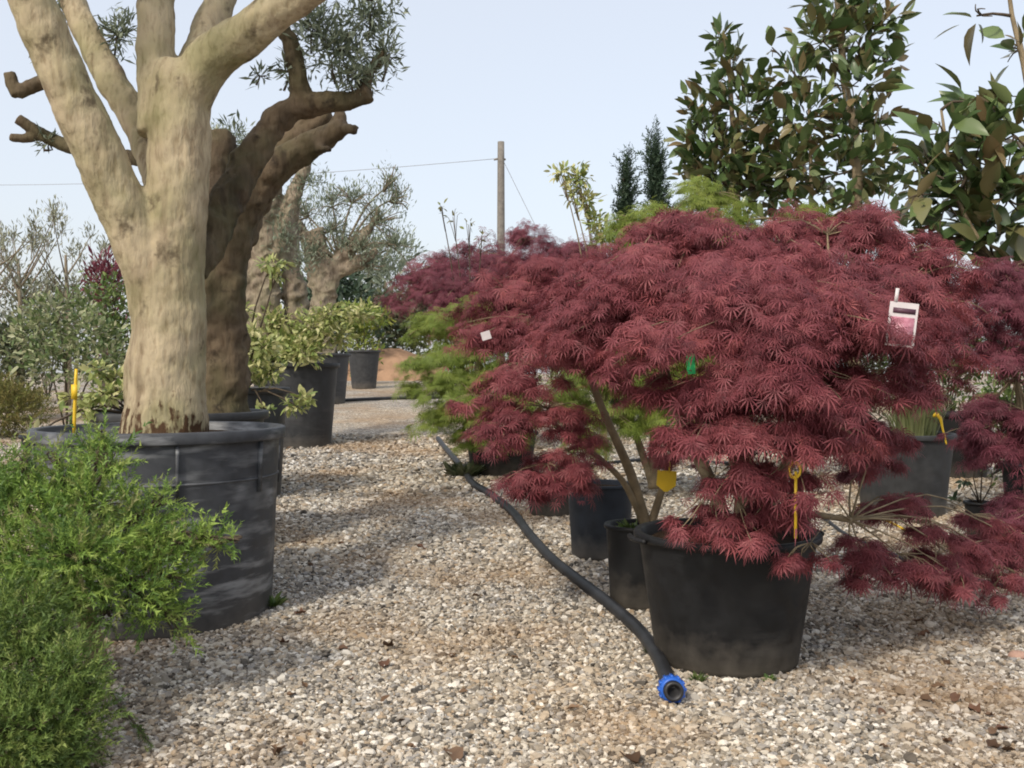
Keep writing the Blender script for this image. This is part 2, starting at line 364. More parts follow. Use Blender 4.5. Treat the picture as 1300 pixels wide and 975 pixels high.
def pebble_nodes():
    ng = bpy.data.node_groups.new('pebbles', 'GeometryNodeTree')
    ng.interface.new_socket('Geometry', in_out='INPUT', socket_type='NodeSocketGeometry')
    ng.interface.new_socket('Geometry', in_out='OUTPUT', socket_type='NodeSocketGeometry')
    N, L = ng.nodes, ng.links
    gi = N.new('NodeGroupInput'); go = N.new('NodeGroupOutput'); gti = N.new('GeometryNodeGeometryToInstance')
    for k in range(5):
        ic = N.new('GeometryNodeMeshIcoSphere'); ic.inputs['Radius'].default_value = 1; ic.inputs['Subdivisions'].default_value = 2
        po = N.new('GeometryNodeInputPosition'); no = N.new('ShaderNodeTexNoise'); no.noise_dimensions = '4D'
        no.inputs['W'].default_value = k * 7.3; no.inputs['Scale'].default_value = .75; no.inputs['Detail'].default_value = 1
        L.new(po.outputs[0], no.inputs['Vector'])
        su = N.new('ShaderNodeVectorMath'); su.operation = 'SUBTRACT'; L.new(no.outputs['Color'], su.inputs[0]); su.inputs[1].default_value = (.5, .5, .5)
        sc = N.new('ShaderNodeVectorMath'); sc.operation = 'SCALE'; L.new(su.outputs[0], sc.inputs[0]); sc.inputs['Scale'].default_value = 1.9
        sp = N.new('GeometryNodeSetPosition'); L.new(ic.outputs['Mesh'], sp.inputs['Geometry']); L.new(sc.outputs[0], sp.inputs['Offset'])
        sm = N.new('GeometryNodeSetMaterial'); sm.inputs['Material'].default_value = M['pebble']; L.new(sp.outputs[0], sm.inputs[0])
        L.new(sm.outputs[0], gti.inputs[0])
    ip = N.new('GeometryNodeInstanceOnPoints'); L.new(gi.outputs[0], ip.inputs['Points']); L.new(gti.outputs[0], ip.inputs['Instance'])
    ip.inputs['Pick Instance'].default_value = True
    def attr(name, ty):
        a = N.new('GeometryNodeInputNamedAttribute'); a.data_type = ty; a.inputs['Name'].default_value = name
        return [x for x in a.outputs if x.enabled and x.name == 'Attribute'][0]
    L.new(attr('scl', 'FLOAT_VECTOR'), ip.inputs['Scale']); L.new(attr('rot', 'FLOAT_VECTOR'), ip.inputs['Rotation'])
    L.new(ip.outputs[0], go.inputs[0]); return ng
PTS = []; SZ = []
for y0, y1, dens, s in ((2.2, 4.0, 6200, .0079), (4.0, 5.6, 5200, .0084), (5.6, 8.2, 3000, .0105), (8.2, 13, 950, .014)):
    wd = lambda y: .57 * y + .55
    a = (y1 - y0) * 2 * wd(y1); n = int(a * dens)
    p = np.stack([rng.uniform(-wd(y1), wd(y1), n), rng.uniform(y0, y1, n)], 1); p = p[np.abs(p[:, 0]) < .57 * p[:, 1] + .55]
    PTS.append(p); SZ.append(s * np.exp(rng.normal(0, .30, len(p))))
p = np.concatenate(PTS); s = np.concatenate(SZ)
me = bpy.data.meshes.new('gravel'); me.vertices.add(len(p))
me.vertices.foreach_set('co', np.column_stack([p, gz(p[:, 1]) + s * .25 + rng.random(len(p)) * .004]).astype(np.float32).ravel())
scl = np.stack([s * rng.uniform(.9, 1.45, len(s)), s * rng.uniform(.7, 1.05, len(s)), s * rng.uniform(.5, .8, len(s))], 1)
rot = np.stack([rng.normal(0, .3, len(s)), rng.normal(0, .3, len(s)), rng.uniform(0, 6.28, len(s))], 1)
for nm, d in (('scl', scl), ('rot', rot)):
    a_ = me.attributes.new(nm, 'FLOAT_VECTOR', 'POINT'); a_.data.foreach_set('vector', d.astype(np.float32).ravel())
gv = obj('gravel', me, kind='stuff'); tag(gv, 'pale mixed grey and tan gravel covering the nursery path', 'gravel')
md = gv.modifiers.new('pebbles', 'NODES'); md.node_group = pebble_nodes()

# ------------------------------------------------------------------ pots
def pot(name, label, c, rt, rb, h, mat='pot', lip=.02, liph=.04, soil=.07, group=None, cat='plant pot', ribs=(), band=None, rz=0, handles=()):
    """c: ground centre. Wall, turned-over rim, soil; ribs at given angles"""
    r = thing(name, label, cat, (c[0], c[1], float(gz(c[1] - rb)) - .004), group, rz)
    th = .012
    V, T = lathe([(0.0, .004), (rb - .02, .004), (rb - .004, .012), (rb, .03), (rb + (rt - rb) * .5, h * .5), (rt, h - liph + .003)]); obj('wall', mesh_np('pot_wall', V, T, M[mat], smooth=True), r)
    V, T = lathe([(rt - .002, h - liph), (rt + lip * .85, h - liph), (rt + lip, h - liph + .006), (rt + lip, h - .006), (rt + lip * .8, h),
                  (rt - th * .5, h), (rt - th, h - .006), (rt - th - .005, h - soil - .06)]); obj('rim', mesh_np('pot_rim', V, T, M[mat], smooth=False), r)
    k = 24; a = np.linspace(0, 2 * np.pi, k, endpoint=False); V = [(0, 0, h - soil + .02)]; T = []
    for j, f in enumerate((.5, .995)):
        for q in range(k): V.append((math.cos(a[q]) * (rt - th) * f, math.sin(a[q]) * (rt - th) * f, h - soil + random.uniform(-.012, .015)))
    for q in range(k):
        w = (q + 1) % k; T += [(0, 1 + q, 1 + w), (1 + q, 1 + k + q, 1 + k + w), (1 + q, 1 + k + w, 1 + w)]
    obj('soil', mesh_np('soil', V, T, M['soil'], smooth=True), r)
    for an in ribs:
        hh = h * .26; rr = rt - (rt - rb) * .12 + .006
        V, T = box((0, 0, 0), (.03, .014, hh)); V = V + np.array((rr, 0, h - liph - hh / 2))
        V[V[:, 2] < h - liph - hh * .5, 0] -= (rt - rb) * .22
        ca, sa = math.cos(an), math.sin(an); V = np.stack([V[:, 0] * ca - V[:, 1] * sa, V[:, 0] * sa + V[:, 1] * ca, V[:, 2]], 1)
        obj('rib', mesh_np('rib', V, T, M[mat]), r)
    if band:
        f = band / h; rr = rb + (rt - rb) * f
        V, T = lathe([(rr - .002, band - .006), (rr + .006, band - .004), (rr + .006, band + .004), (rr - .002, band + .006)]); obj('band', mesh_np('band', V, T, M[mat]), r)
    for an in handles:
        ca, sa = math.cos(an), math.sin(an); mb = MB(); cx = r.location.x; cy = r.location.y
        P = []
        for q in range(7):
            u = (q / 6 - .5) * .42; P.append((cx + math.cos(an + u) * (rt + lip + .028 * math.cos(u * 3.4)), cy + math.sin(an + u) * (rt + lip + .028 * math.cos(u * 3.4)), h - liph * .6 + r.location.z))
        mb.add(*tube(P, [.011] * 7, 8, .03)); mb.build('handle', M[mat], r)
    return r
AN = lambda c, px: 0
p1 = at(205, 600, 4.93); POT1 = Vector((p1.x, 4.93, 0))
pot('tree_pot', 'big scuffed grey-black ribbed pot holding the pale smooth forked olive trunk', POT1, .57, .53, .935, 'pot_big', .03, .055, .05,
    ribs=[math.radians(a) for a in (-150, -107, -64, -20, 25, 70, 115, 160)], band=.70, group='large tree pots along the left of the path')
P2 = Vector((at(285, 515, 6.3).x - .28, 6.28, 0)); pot('tree_pot', 'large black pot squeezed directly behind the scuffed ribbed pot', P2, .52, .47, .90, 'pot_far', .03, .05, .05, group='large tree pots along the left of the path')
P3 = Vector((at(365, 500, 8.2).x - .50, 8.25, 0)); pot('tree_pot', 'large black pot with pale variegated shoots spilling over it, half hidden by trunks', P3, .47, .42, .93, 'pot_far', .03, .05, .05, group='large tree pots along the left of the path')
P4 = Vector((at(428, 500, 11.9).x - .50, 11.9, 0)); pot('tree_pot', 'large dusty black pot under the yellow-green shoots beside open gravel', P4, .50, .42, 1.0, 'pot_far', .03, .05, .05, group='large tree pots along the left of the path')
P5 = Vector((at(443, 480, 18.6).x - .5, 18.6, 0)); pot('tree_pot', 'black pot nearly hidden behind the dusty pot on the path edge', P5, .50, .42, .95, 'pot_far', .03, .05, .05, group='large tree pots along the left of the path')
P6 = Vector((at(462, 480, 23.2).x, 23.2, 0)); pot('tree_pot', 'slim black pot ending the row beside the brown earth heap', P6, .36, .28, .90, 'pot_far', .03, .05, .05, group='large tree pots along the left of the path')

A = Vector((at(922, 760, 4.17).x, 4.17, 0))
pot('maple_pot', 'wide black tapered pot of the big red cascading maple by the blue hose coupling', A, .365, .295, .545, 'pot', .022, .03, .045, group='black pots under the maples', handles=(math.radians(15), math.radians(195)))
B = Vector((at(812, 700, 5.0).x, 5.02, 0)); pot('maple_pot', 'slim black pot with green weeds on top beside the wide tapered pot', B, .165, .145, .42, 'pot', .012, .02, .03, group='black pots under the maples')
Cc = Vector((at(762, 660, 6.1).x, 6.1, 0)); pot('maple_pot', 'dark bluish pot standing behind the slim black pot', Cc, .20, .175, .46, 'pot_bluish', .012, .02, .03, group='black pots under the maples')
D = Vector((at(698, 640, 7.45).x, 7.45, 0)); pot('maple_pot', 'low dark pot in deep shade under the lowest red spray', D, .17, .15, .26, 'pot', .012, .02, .03, group='black pots under the maples')
E = Vector((at(636, 575, 9.6).x, 9.6, 0)); pot('maple_pot', 'black pot beneath the lime green maple', E, .34, .29, .42, 'pot', .02, .03, .04, group='black pots under the maples')
F = Vector((at(1146, 600, 7.55).x, 7.55, 0)); pot('grass_pot', 'faded grey-black pot holding a clump of pale grass', F, .36, .30, .62, 'pot_far', .02, .04, .05, group='black pots under the maples')
F2 = Vector((at(1216, 530, 9.4).x, 9.4, 0)); pot('plant_pot', 'dark pot standing right behind the pale grass pot', F2, .30, .25, .62, 'pot', .02, .04, .05, group='black pots under the maples')
G = Vector((at(1332, 640, 6.25).x, 6.25, 0)); pot('tree_pot', 'tall black pot at the foot of the big-leaved magnolia', G, .27, .23, .56, 'pot', .02, .04, .05)
G2 = Vector((at(1268, 660, 6.25).x, 6.5, 0)); pot('plant_pot', 'small black pot with a dark leafy seedling beside the tall black pot', G2, .095, .075, .27, 'pot', .01, .015, .03)
SH = Vector((at(85, 500, 8.6).x, 8.6, 0)); pot('shrub_pot', 'dark pot under the round grey-green variegated shrub', SH, .36, .30, .50, 'pot', .02, .03, .05)

# ------------------------------------------------------------------ woody skeletons
def wood(name, limbs, mat, root, voxel=None, disp=.012, dscale=.12, seg=14, jit=.04, step=.05):
    mb = MB()
    for pts, rad in limbs: mb.add(*tube(pts, rad, seg, step, jit))
    o = mb.build(name, mat, root)
    if voxel:
        r = o.modifiers.new('remesh', 'REMESH'); r.mode = 'VOXEL'; r.voxel_size = voxel; r.use_smooth_shade = True
        s = o.modifiers.new('smooth', 'SMOOTH'); s.factor = .5; s.iterations = 6
        tx = bpy.data.textures.new(name + '_relief', 'CLOUDS'); tx.noise_scale = dscale; tx.noise_depth = 3
        d = o.modifiers.new('relief', 'DISPLACE'); d.texture = tx; d.strength = disp; d.mid_level = .5; d.texture_coords = 'LOCAL'
    return o
def px(*pts):
    """[(px, py, depth)] -> points"""
    return [tuple(at(*q)) for q in pts]
def clump_pts(clumps, dens, shell=.55):
    """clumps: (centre, rx, ry, rz) -> positions, outward directions"""
    P, Dd = [], []
    for c, rx, ry, rz in clumps:
        n = max(6, int(dens * (rx * ry * rz) ** (2 / 3) * 12))
        d = unit(rng.normal(size=(n, 3))); r = (shell + (1 - shell) * rng.random(n))[:, None] * (.85 + .3 * rng.random((n, 1)))
        # uneven outline: a few lobes per clump
        lob = unit(rng.normal(size=(7, 3))); r *= (.78 + .38 * np.clip((d @ lob.T).max(1), 0, 1) ** 3)[:, None]
        P.append(np.array(c) + d * r * np.array([rx, ry, rz])); Dd.append(d)
    return np.concatenate(P), np.concatenate(Dd)
def foliage(name, root, clumps, tpl, dens, size, mat, up=.3, out=.8, jit=.6, shell=.5, thing_=False):
    P, Dd = clump_pts(clumps, dens, shell); n = len(P)
    ax = Dd * out + np.array([0, 0, up]) + rng.normal(0, jit, (n, 3)); un = rng.normal(0, .5, (n, 3)) + np.array([0, 0, 1.]) + Dd * .3
    P[:, 2] = np.maximum(P[:, 2], gz(P[:, 1]) + .015)
    s = size * np.exp(rng.normal(0, .22, n)); V, T, R = scatter(tpl, P, ax, un, s)
    V[:, 2] = np.maximum(V[:, 2], gz(V[:, 1]) + .006)
    mb = MB().add(V, T, R); return mb.build(name, mat, root, smooth=False, kind='stuff')
def twigs_to(base, clumps, r0=.012, r1=.003, sag=.0, seg=5, fan=0):
    L = []
    for c, rx, ry, rz in clumps:
        c = np.array(c); b = np.array(base(c) if callable(base) else base); mid = b * .45 + c * .55 + np.array([0, 0, np.linalg.norm(c - b) * (.12 - sag)]) + rng.normal(0, .02, 3)
        L.append(([b, mid, c], [r0, (r0 + r1) / 2, r1]))
        for k in range(fan):
            e = c + unit(rng.normal(size=3)) * np.array([rx, ry, rz]) * .85; L.append(([mid * .3 + c * .7, (c + e) / 2 + rng.normal(0, .01, 3), e], [r1 * 1.1, r1 * .8, r1 * .5]))
    return L
def CL(px_, py_, d, rx, rz=None, ry=None):
    rz = rz or rx * .7; return (np.array(at(px_, py_, d)), rx, ry or rx, rz)

# ---- olive 1: pale trunk, forked
o1 = thing('olive_tree', 'thick pale smooth olive trunk forking into stout limbs in the big ribbed pot', 'tree', tuple(up(POT1, .86)), 'olive trees along the left of the path')
d1 = 4.93
wood('trunk', [
    (px((208, 556, d1), (212, 500, d1), (214, 420, d1), (216, 330, d1), (226, 230, d1), (230, 120, d1), (232, 80, d1)), [.215, .19, .178, .165, .150, .150, .12]),
    (px((196, 420, d1 - .02), (184, 330, d1 - .05), (150, 250, d1 - .12), (105, 150, d1 - .22), (60, 50, d1 - .3), (18, -60, d1 - .4)), [.10, .125, .122, .112, .105, .095]),
    (px((196, 556, d1), (186, 480, d1), (196, 400, d1)), [.13, .105, .09]),
    (px((232, 150, d1), (262, 82, d1 - .05), (318, 40, d1 - .15), (385, -10, d1 - .25), (470, -70, d1 - .4)), [.11, .118, .10, .088, .075]),
    (px((205, 170, d1), (198, 70, d1 + .05), (200, -60, d1 + .1)), [.11, .092, .085]),
    (px((240, 110, d1 + .1), (268, 30, d1 + .3), (300, -60, d1 + .45)), [.10, .085, .075]),
    (px((215, 250, d1 + .1), (180, 165, d1 + .3), (135, 90, d1 + .42), (95, 10, d1 + .5), (70, -60, d1 + .55)), [.10, .085, .08, .07, .06]),
], M['bark_olive'], o1, .012, .030, .13, 18, .008)
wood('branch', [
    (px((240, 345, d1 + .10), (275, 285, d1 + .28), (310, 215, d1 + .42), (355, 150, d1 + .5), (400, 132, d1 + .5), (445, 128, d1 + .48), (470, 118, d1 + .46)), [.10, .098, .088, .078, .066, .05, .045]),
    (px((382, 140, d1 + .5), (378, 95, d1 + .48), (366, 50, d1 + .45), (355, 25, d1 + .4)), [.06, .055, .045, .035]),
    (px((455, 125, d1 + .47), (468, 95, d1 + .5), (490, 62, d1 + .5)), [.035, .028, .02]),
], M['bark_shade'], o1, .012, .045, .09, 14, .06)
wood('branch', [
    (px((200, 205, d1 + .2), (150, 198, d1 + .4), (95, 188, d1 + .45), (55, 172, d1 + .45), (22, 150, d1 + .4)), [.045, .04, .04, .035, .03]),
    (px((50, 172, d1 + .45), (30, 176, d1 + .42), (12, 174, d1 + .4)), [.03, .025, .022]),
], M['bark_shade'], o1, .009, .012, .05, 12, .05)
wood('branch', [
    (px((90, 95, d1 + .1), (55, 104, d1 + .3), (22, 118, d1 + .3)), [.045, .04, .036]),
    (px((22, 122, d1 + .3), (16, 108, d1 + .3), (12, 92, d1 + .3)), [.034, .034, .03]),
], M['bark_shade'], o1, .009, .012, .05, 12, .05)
oc = [CL(430, 60, d1 + .5, .24, .22), CL(470, 20, d1 + .5, .20, .15), CL(455, 95, d1 + .45, .17, .12), CL(400, 30, d1 + .5, .16, .18), CL(365, 90, d1 + .5, .07, .12),
      CL(490, 70, d1 + .5, .10, .16), CL(150, 40, d1 + .5, .12, .15), CL(70, 20, d1 + .5, .10, .12), CL(60, 180, d1 + .45, .06, .05), CL(330, 95, d1 + .5, .05, .06)]
shade_crown = [((-2.2, 4.25, 3.75), .42, .4, .3), ((-1.85, 4.0, 3.95), .4, .4, .3), ((-2.45, 4.0, 4.1), .4, .4, .3), ((-1.9, 4.35, 4.2), .4, .4, .3), ((-1.55, 4.3, 4.1), .35, .4, .25), CL(470, -110, d1 - .4, .38, .3), CL(300, -120, d1 + .4, .38, .3), CL(190, -130, d1 + .1, .35, .3), CL(-20, -120, d1 - .4, .4, .3), CL(60, -110, d1 + .5, .35, .25), CL(400, -80, d1 + .5, .3, .2)]  # unseen leaf clumps above the view, added to shade the rear limb and path
foliage('crown', o1, oc, OLIVE, 1500, .055, M['olive_leaf'], .3, .6, .7, .1)
foliage('crown', o1, shade_crown, OLIVE, 420, .065, M['olive_leaf'], .3, .6, .7, .1)
wood('twigs', [w for c in oc for w in twigs_to(tuple(np.array(c[0]) - np.array([.02, 0, c[3] * .9])), [c], .008, .003, 0, 4, 7)] +
     [w for c in shade_crown for w in twigs_to(tuple(np.array(c[0]) - np.array([0, 0, c[3] * 1.3])), [c], .02, .005, 0, 4, 5)], M['bark_dark'], o1, None, seg=4, jit=0, step=.06)['kind'] = 'stuff'

# ---- olive 2
d2 = 6.3
o2 = thing('olive_tree', 'shaded old olive with sawn-off leaning limbs right behind the smooth trunk', 'tree', tuple(up(P2, .82)), 'olive trees along the left of the path')
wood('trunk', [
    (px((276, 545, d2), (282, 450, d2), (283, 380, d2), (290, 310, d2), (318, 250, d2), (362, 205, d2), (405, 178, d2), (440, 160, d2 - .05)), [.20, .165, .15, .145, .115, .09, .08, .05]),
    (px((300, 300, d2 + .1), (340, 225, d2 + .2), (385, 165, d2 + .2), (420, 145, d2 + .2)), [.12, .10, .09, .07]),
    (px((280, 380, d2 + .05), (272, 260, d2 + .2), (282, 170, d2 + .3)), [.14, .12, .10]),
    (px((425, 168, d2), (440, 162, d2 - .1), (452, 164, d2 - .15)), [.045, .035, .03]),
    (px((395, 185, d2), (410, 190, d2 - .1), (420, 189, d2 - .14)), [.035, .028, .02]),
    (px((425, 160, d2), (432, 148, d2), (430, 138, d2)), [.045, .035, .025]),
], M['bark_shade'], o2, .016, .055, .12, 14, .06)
foliage('crown', o2, [CL(295, 165, d2 + .4, .16, .10), CL(276, 190, d2 + .3, .10, .12), CL(60, 60, d2 + .3, .12, .2)], OLIVE, 420, .06, M['olive_leaf'], .4, .5, .6, .1)

# ---- olive 3
d3 = 11.9
o3 = thing('olive_tree', 'old grey olive with several ridged upright trunks behind yellow-green shoots', 'tree', tuple(up(P4, .9)), 'olive trees along the left of the path')
wood('trunk', [
    (px((338, 480, d3), (340, 400, d3), (338, 330, d3), (345, 250, d3), (352, 190, d3)), [.22, .17, .15, .13, .09]),
    (px((372, 480, d3 + .2), (375, 390, d3 + .2), (368, 320, d3 + .2), (372, 255, d3 + .2)), [.18, .15, .13, .09]),
    (px((318, 480, d3), (316, 400, d3), (312, 330, d3 + .1), (302, 250, d3 + .1), (290, 190, d3 + .1)), [.18, .15, .14, .13, .10]),
    (px((352, 330, d3), (372, 250, d3), (392, 200, d3)), [.12, .09, .06]),
    (px((300, 260, d3), (292, 215, d3), (270, 175, d3)), [.11, .10, .06]),
], M['bark_grey'], o3, .02, .09, .16, 12, .14)
foliage('crown', o3, [CL(300, 180, d3, .28, .22), CL(275, 170, d3, .2, .15), CL(370, 255, d3, .25, .25), CL(395, 230, d3, .3, .2), CL(345, 210, d3, .2, .2), CL(360, 300, d3 - .2, .22, .3), CL(330, 260, d3 - .2, .15, .3), CL(385, 330, d3 - .2, .2, .25)], OLIVE, 420, .065, M['olive_leaf'], .5, .5, .6, .1)
# ---- olive 4
d4 = 18.6
o4 = thing('olive_tree', 'stubby pollarded olive with a wide feathery crown farther down the row', 'tree', tuple(up(P5, .85)), 'olive trees along the left of the path')
wood('trunk', [
    (px((404, 470, d4), (408, 400, d4), (412, 350, d4), (402, 290, d4)), [.30, .24, .20, .12]),
    (px((412, 360, d4), (432, 330, d4), (462, 300, d4), (482, 265, d4)), [.18, .13, .09, .05]),
    (px((420, 350, d4), (452, 335, d4), (480, 318, d4)), [.15, .12, .07]),
    (px((404, 360, d4), (390, 310, d4), (372, 270, d4)), [.18, .12, .06]),
], M['bark_grey'], o4, .03, .12, .2, 12, .14)
c4 = [CL(480, 280, d4, .55, .6), CL(450, 250, d4, .5, .4), CL(500, 310, d4, .45, .5), CL(420, 290, d4, .5, .4), CL(385, 270, d4, .5, .45), CL(505, 250, d4, .3, .4), CL(470, 340, d4, .4, .25), CL(440, 310, d4, .5, .4), CL(400, 320, d4 - .3, .4, .4), CL(460, 315, d4 - .3, .4, .35), CL(420, 255, d4, .5, .4), CL(370, 300, d4 - .3, .4, .5), CL(495, 235, d4, .3, .5)]
foliage('crown', o4, c4, OLIVE, 230, .085, M['olive_leaf'], .9, .4, .5, .05)
wood('twigs', twigs_to(tuple(at(430, 330, d4)), c4, .03, .012, 0, 4, 14), M['bark_grey'], o4, None, seg=4, jit=0, step=.2)['kind'] = 'stuff'

# ------------------------------------------------------------------ maples
def maple(name, label, base, pads, mat, leaf=.075, dens=5200, trunks=None, bmat='bark_maple', group=None, r0=.016):
    """pads: (px, py, depth, R) domes of drooping sprays"""
    r = thing(name, label, 'maple', tuple(base), group)
    L = []; FK = []; Rn = []
    b = np.array(base); forks = []
    for tr in trunks: L.append((tr[0], tr[1])); forks.append(np.array(tr[0][-1]))
    Ps, As, Us = [], [], []
    for (x, y, d, R) in pads:
        c = np.array(at(x, y, d)); fi = min(range(len(forks)), key=lambda q: np.linalg.norm(forks[q] - c)); f = forks[fi]; pr = rng.random()
        span = np.linalg.norm(c - f); top = c + np.array([0, 0, R * .12])
        mid = f * .5 + top * .5 + np.array([0, 0, .10 * span]) + rng.normal(0, .02, 3)
        L.append(([f, mid, top], [r0 * .7 * min(1, R / .24), r0 * .45 * min(1, R / .24), r0 * .18 * min(1, R / .2)])); FK.append(fi)
        ns = max(5, int(60 * R)); 
        for k in range(ns + 3):
            a = rng.uniform(0, 6.283); rr = R * math.sqrt(rng.random()) * 1.05; far = k >= ns
            if far: rr = R * rng.uniform(1.1, 1.4)
            q = c + np.array([math.cos(a) * rr, math.sin(a) * rr * .9, R * .36 * (1 - min(rr / R, 1.1) ** 2) - .02 + rng.normal(0, R * .2)])
            if far or rng.random() < .6: FK.append(fi); L.append(([top - (top - mid) * .25, (top + q) / 2 + np.array([0, 0, .03]), q], [r0 * .2, r0 * .14, r0 * .08]))
            n = int(dens * 3.9 * R * R / ns * rng.uniform(.35, 1.75)); sg = R * .19
            if far: n = int(n * .4); sg *= .7
            o = rng.normal(0, 1, (n, 3)) * np.array([sg, sg, sg * .42]); p = q + o
            p[:, 2] -= (np.hypot(o[:, 0], o[:, 1]) ** 2) / max(sg, .01) * .22          # weeping edge
            out = np.stack([p[:, 0] - c[0] + o[:, 0] * 2, p[:, 1] - c[1] + o[:, 1] * 2, np.zeros(n)], 1)
            Ps.append(p); As.append(unit(out) * rng.uniform(.45, 1.1, (n, 1)) + np.array([0, 0, -.85]) + rng.normal(0, .45, (n, 3)))
            Rn.append(np.clip(.45 * rng.random(n) + .35 * rng.random() + .2 * pr + rng.normal(0, .04, n), 0, 1)); Us.append(unit(out) * .5 + np.array([0, 0, 1]) + rng.normal(0, .3, (n, 3)))
    P, A_, U = map(np.concatenate, (Ps, As, Us)); Rn = np.concatenate(Rn)
    k = P[:, 2] > gz(P[:, 1]) + .03; P, A_, U, Rn = P[k], A_[k], U[k], Rn[k]
    V, T, R_ = scatter(MAPLE, P, A_, U, leaf * .62 * np.exp(rng.normal(0, .25, len(P))), Rn)
    V[:, 2] = np.maximum(V[:, 2], gz(V[:, 1]) + .012)
    MB().add(V, T, R_).build('crown', M[mat], r, smooth=False, kind='stuff')
    wood('trunk', L[:len(trunks)], M[bmat], r, None, seg=9, jit=.05, step=.05)
    for fi in sorted(set(FK)): wood('branch', [l for l, q in zip(L[len(trunks):], FK) if q == fi], M[bmat], r, None, seg=4, jit=0, step=.12)
    return r
a0 = A + Vector((-.02, 0, .49))
TR = lambda *p, r=(.035, .028, .02): (px(*p), list(np.interp(np.linspace(0, 1, len(p)), [0, .5, 1], r)))
maple('red_maple', 'big wine-red cascading maple with feathery leaves spilling over the wide black pot', a0, [
    (835, 308, 4.65, .25), (885, 290, 4.6, .17), (925, 335, 4.4, .28), (985, 318, 4.6, .27), (1050, 297, 4.6, .23), (1110, 300, 4.6, .22), (1155, 325, 4.5, .20), (1010, 290, 4.8, .16), (845, 280, 4.8, .12), (1085, 275, 4.7, .10),
    (785, 372, 4.4, .28), (860, 375, 4.1, .30), (950, 380, 3.95, .32), (1045, 375, 4.0, .30), (1120, 375, 4.1, .26), (1185, 350, 4.4, .17), (1205, 390, 4.4, .14),
    (745, 410, 4.35, .28), (800, 410, 4.1, .26), (880, 425, 3.85, .28), (970, 415, 3.72, .33), (1060, 425, 3.8, .28), (1130, 430, 4.0, .24), (1000, 380, 3.85, .3), (920, 390, 3.9, .3),
    (850, 490, 3.95, .13), (945, 490, 3.65, .26), (1025, 490, 3.68, .24), (1095, 490, 3.85, .20), (1150, 480, 4.1, .16),
    (905, 545, 3.7, .17), (970, 550, 3.62, .20), (1040, 550, 3.7, .16),
    (940, 608, 3.62, .15), (1010, 605, 3.66, .14), (900, 655, 3.68, .11), (935, 665, 3.66, .11), (1010, 650, 3.7, .10), (1020, 705, 3.66, .085), (985, 640, 3.7, .1),
    (1110, 590, 4.6, .13), (1125, 555, 4.4, .12), (1090, 530, 4.2, .12), (1095, 695, 4.25, .12), (1150, 715, 4.3, .13), (1200, 705, 4.45, .17), (1255, 705, 4.6, .18), (1110, 725, 4.2, .09), (1215, 735, 4.3, .1), (1130, 640, 4.6, .15), (1170, 670, 4.5, .10), (1285, 735, 4.5, .1), (1250, 665, 4.8, .12), (1290, 690, 4.8, .14)],
    'maple_red', .078, 6000, [TR((935, 700, 4.17), (945, 640, 4.15), (930, 540, 4.12), (945, 440, 4.15), r=(.045, .036, .026)),
                              TR((932, 700, 4.19), (905, 620, 4.2), (860, 520, 4.25), (830, 430, 4.3), r=(.035, .028, .02)),
                              TR((945, 690, 4.18), (990, 610, 4.2), (1040, 500, 4.25), (1060, 400, 4.3), r=(.035, .028, .02)),
                              TR((945, 660, 4.17), (1000, 650, 4.2), (1080, 660, 4.3), r=(.02, .016, .012))], group='red cascading maples')
maple('red_maple', 'red cascading maple rising on slender tan stems from the slim black pot', up(B, .40), [
    (690, 365, 5.3, .30), (750, 355, 5.4, .30), (640, 380, 5.3, .24), (680, 415, 5.0, .27), (620, 425, 5.2, .17), (725, 450, 4.9, .22), (660, 475, 4.9, .20), (615, 510, 5.0, .13),
    (690, 520, 4.8, .20), (650, 545, 4.8, .15), (735, 545, 4.8, .13), (690, 600, 4.75, .19), (725, 585, 4.75, .15), (660, 612, 4.8, .10), (800, 470, 5.0, .14), (845, 575, 4.7, .10), (810, 340, 5.4, .24)],
    'maple_red', .076, 5200, [TR((820, 668, 5.02), (800, 600, 5.02), (765, 520, 5.03), (735, 440, 5.1), r=(.03, .022, .016)),
                              TR((826, 668, 5.02), (850, 590, 5.0), (870, 520, 5.0), r=(.022, .018, .012)),
                              TR((818, 668, 5.02), (790, 610, 4.98), (740, 565, 4.9), r=(.02, .016, .012))], group='red cascading maples')
maple('red_maple', 'plum-red maple with a loose spreading top behind the lime green maple', up((at(600, 560, 11.0).x, 11.0), .0), [
    (560, 345, 11.0, .36), (600, 332, 11.0, .40), (650, 340, 11.2, .42), (700, 338, 11.4, .42), (545, 375, 10.8, .40), (585, 370, 10.7, .45), (640, 360, 10.8, .5), (533, 350, 11, .25), (610, 400, 10.6, .4), (670, 305, 11.5, .3), (730, 325, 11.5, .4), (580, 410, 10.6, .3)],
    'maple_deep', .105, 1800, [TR((600, 572, 11), (605, 480, 11), (615, 400, 11), r=(.05, .04, .03)), TR((600, 572, 11), (585, 470, 11), (570, 400, 11), r=(.04, .03, .02))], group='red cascading maples', r0=.03)
maple('red_maple', 'dusky red maple beside the big-leaved magnolia trunk', up((at(1300, 640, 5.75).x, 5.75), .0), [
    (1270, 355, 5.8, .26), (1225, 375, 5.9, .22), (1300, 395, 5.6, .28), (1235, 440, 5.8, .20), (1290, 450, 5.6, .22), (1255, 520, 5.6, .20), (1300, 545, 5.5, .22), (1230, 555, 5.6, .12), (1275, 570, 5.5, .15), (1345, 430, 5.6, .35), (1340, 560, 5.6, .3), (1340, 360, 5.8, .3), (1330, 660, 5.2, .3)],
    'maple_deep', .078, 4600, [TR((1298, 720, 5.75), (1305, 600, 5.75), (1290, 480, 5.75), r=(.03, .024, .016)), TR((1300, 720, 5.75), (1320, 600, 5.75), (1330, 450, 5.75), r=(.03, .024, .016))], group='red cascading maples')
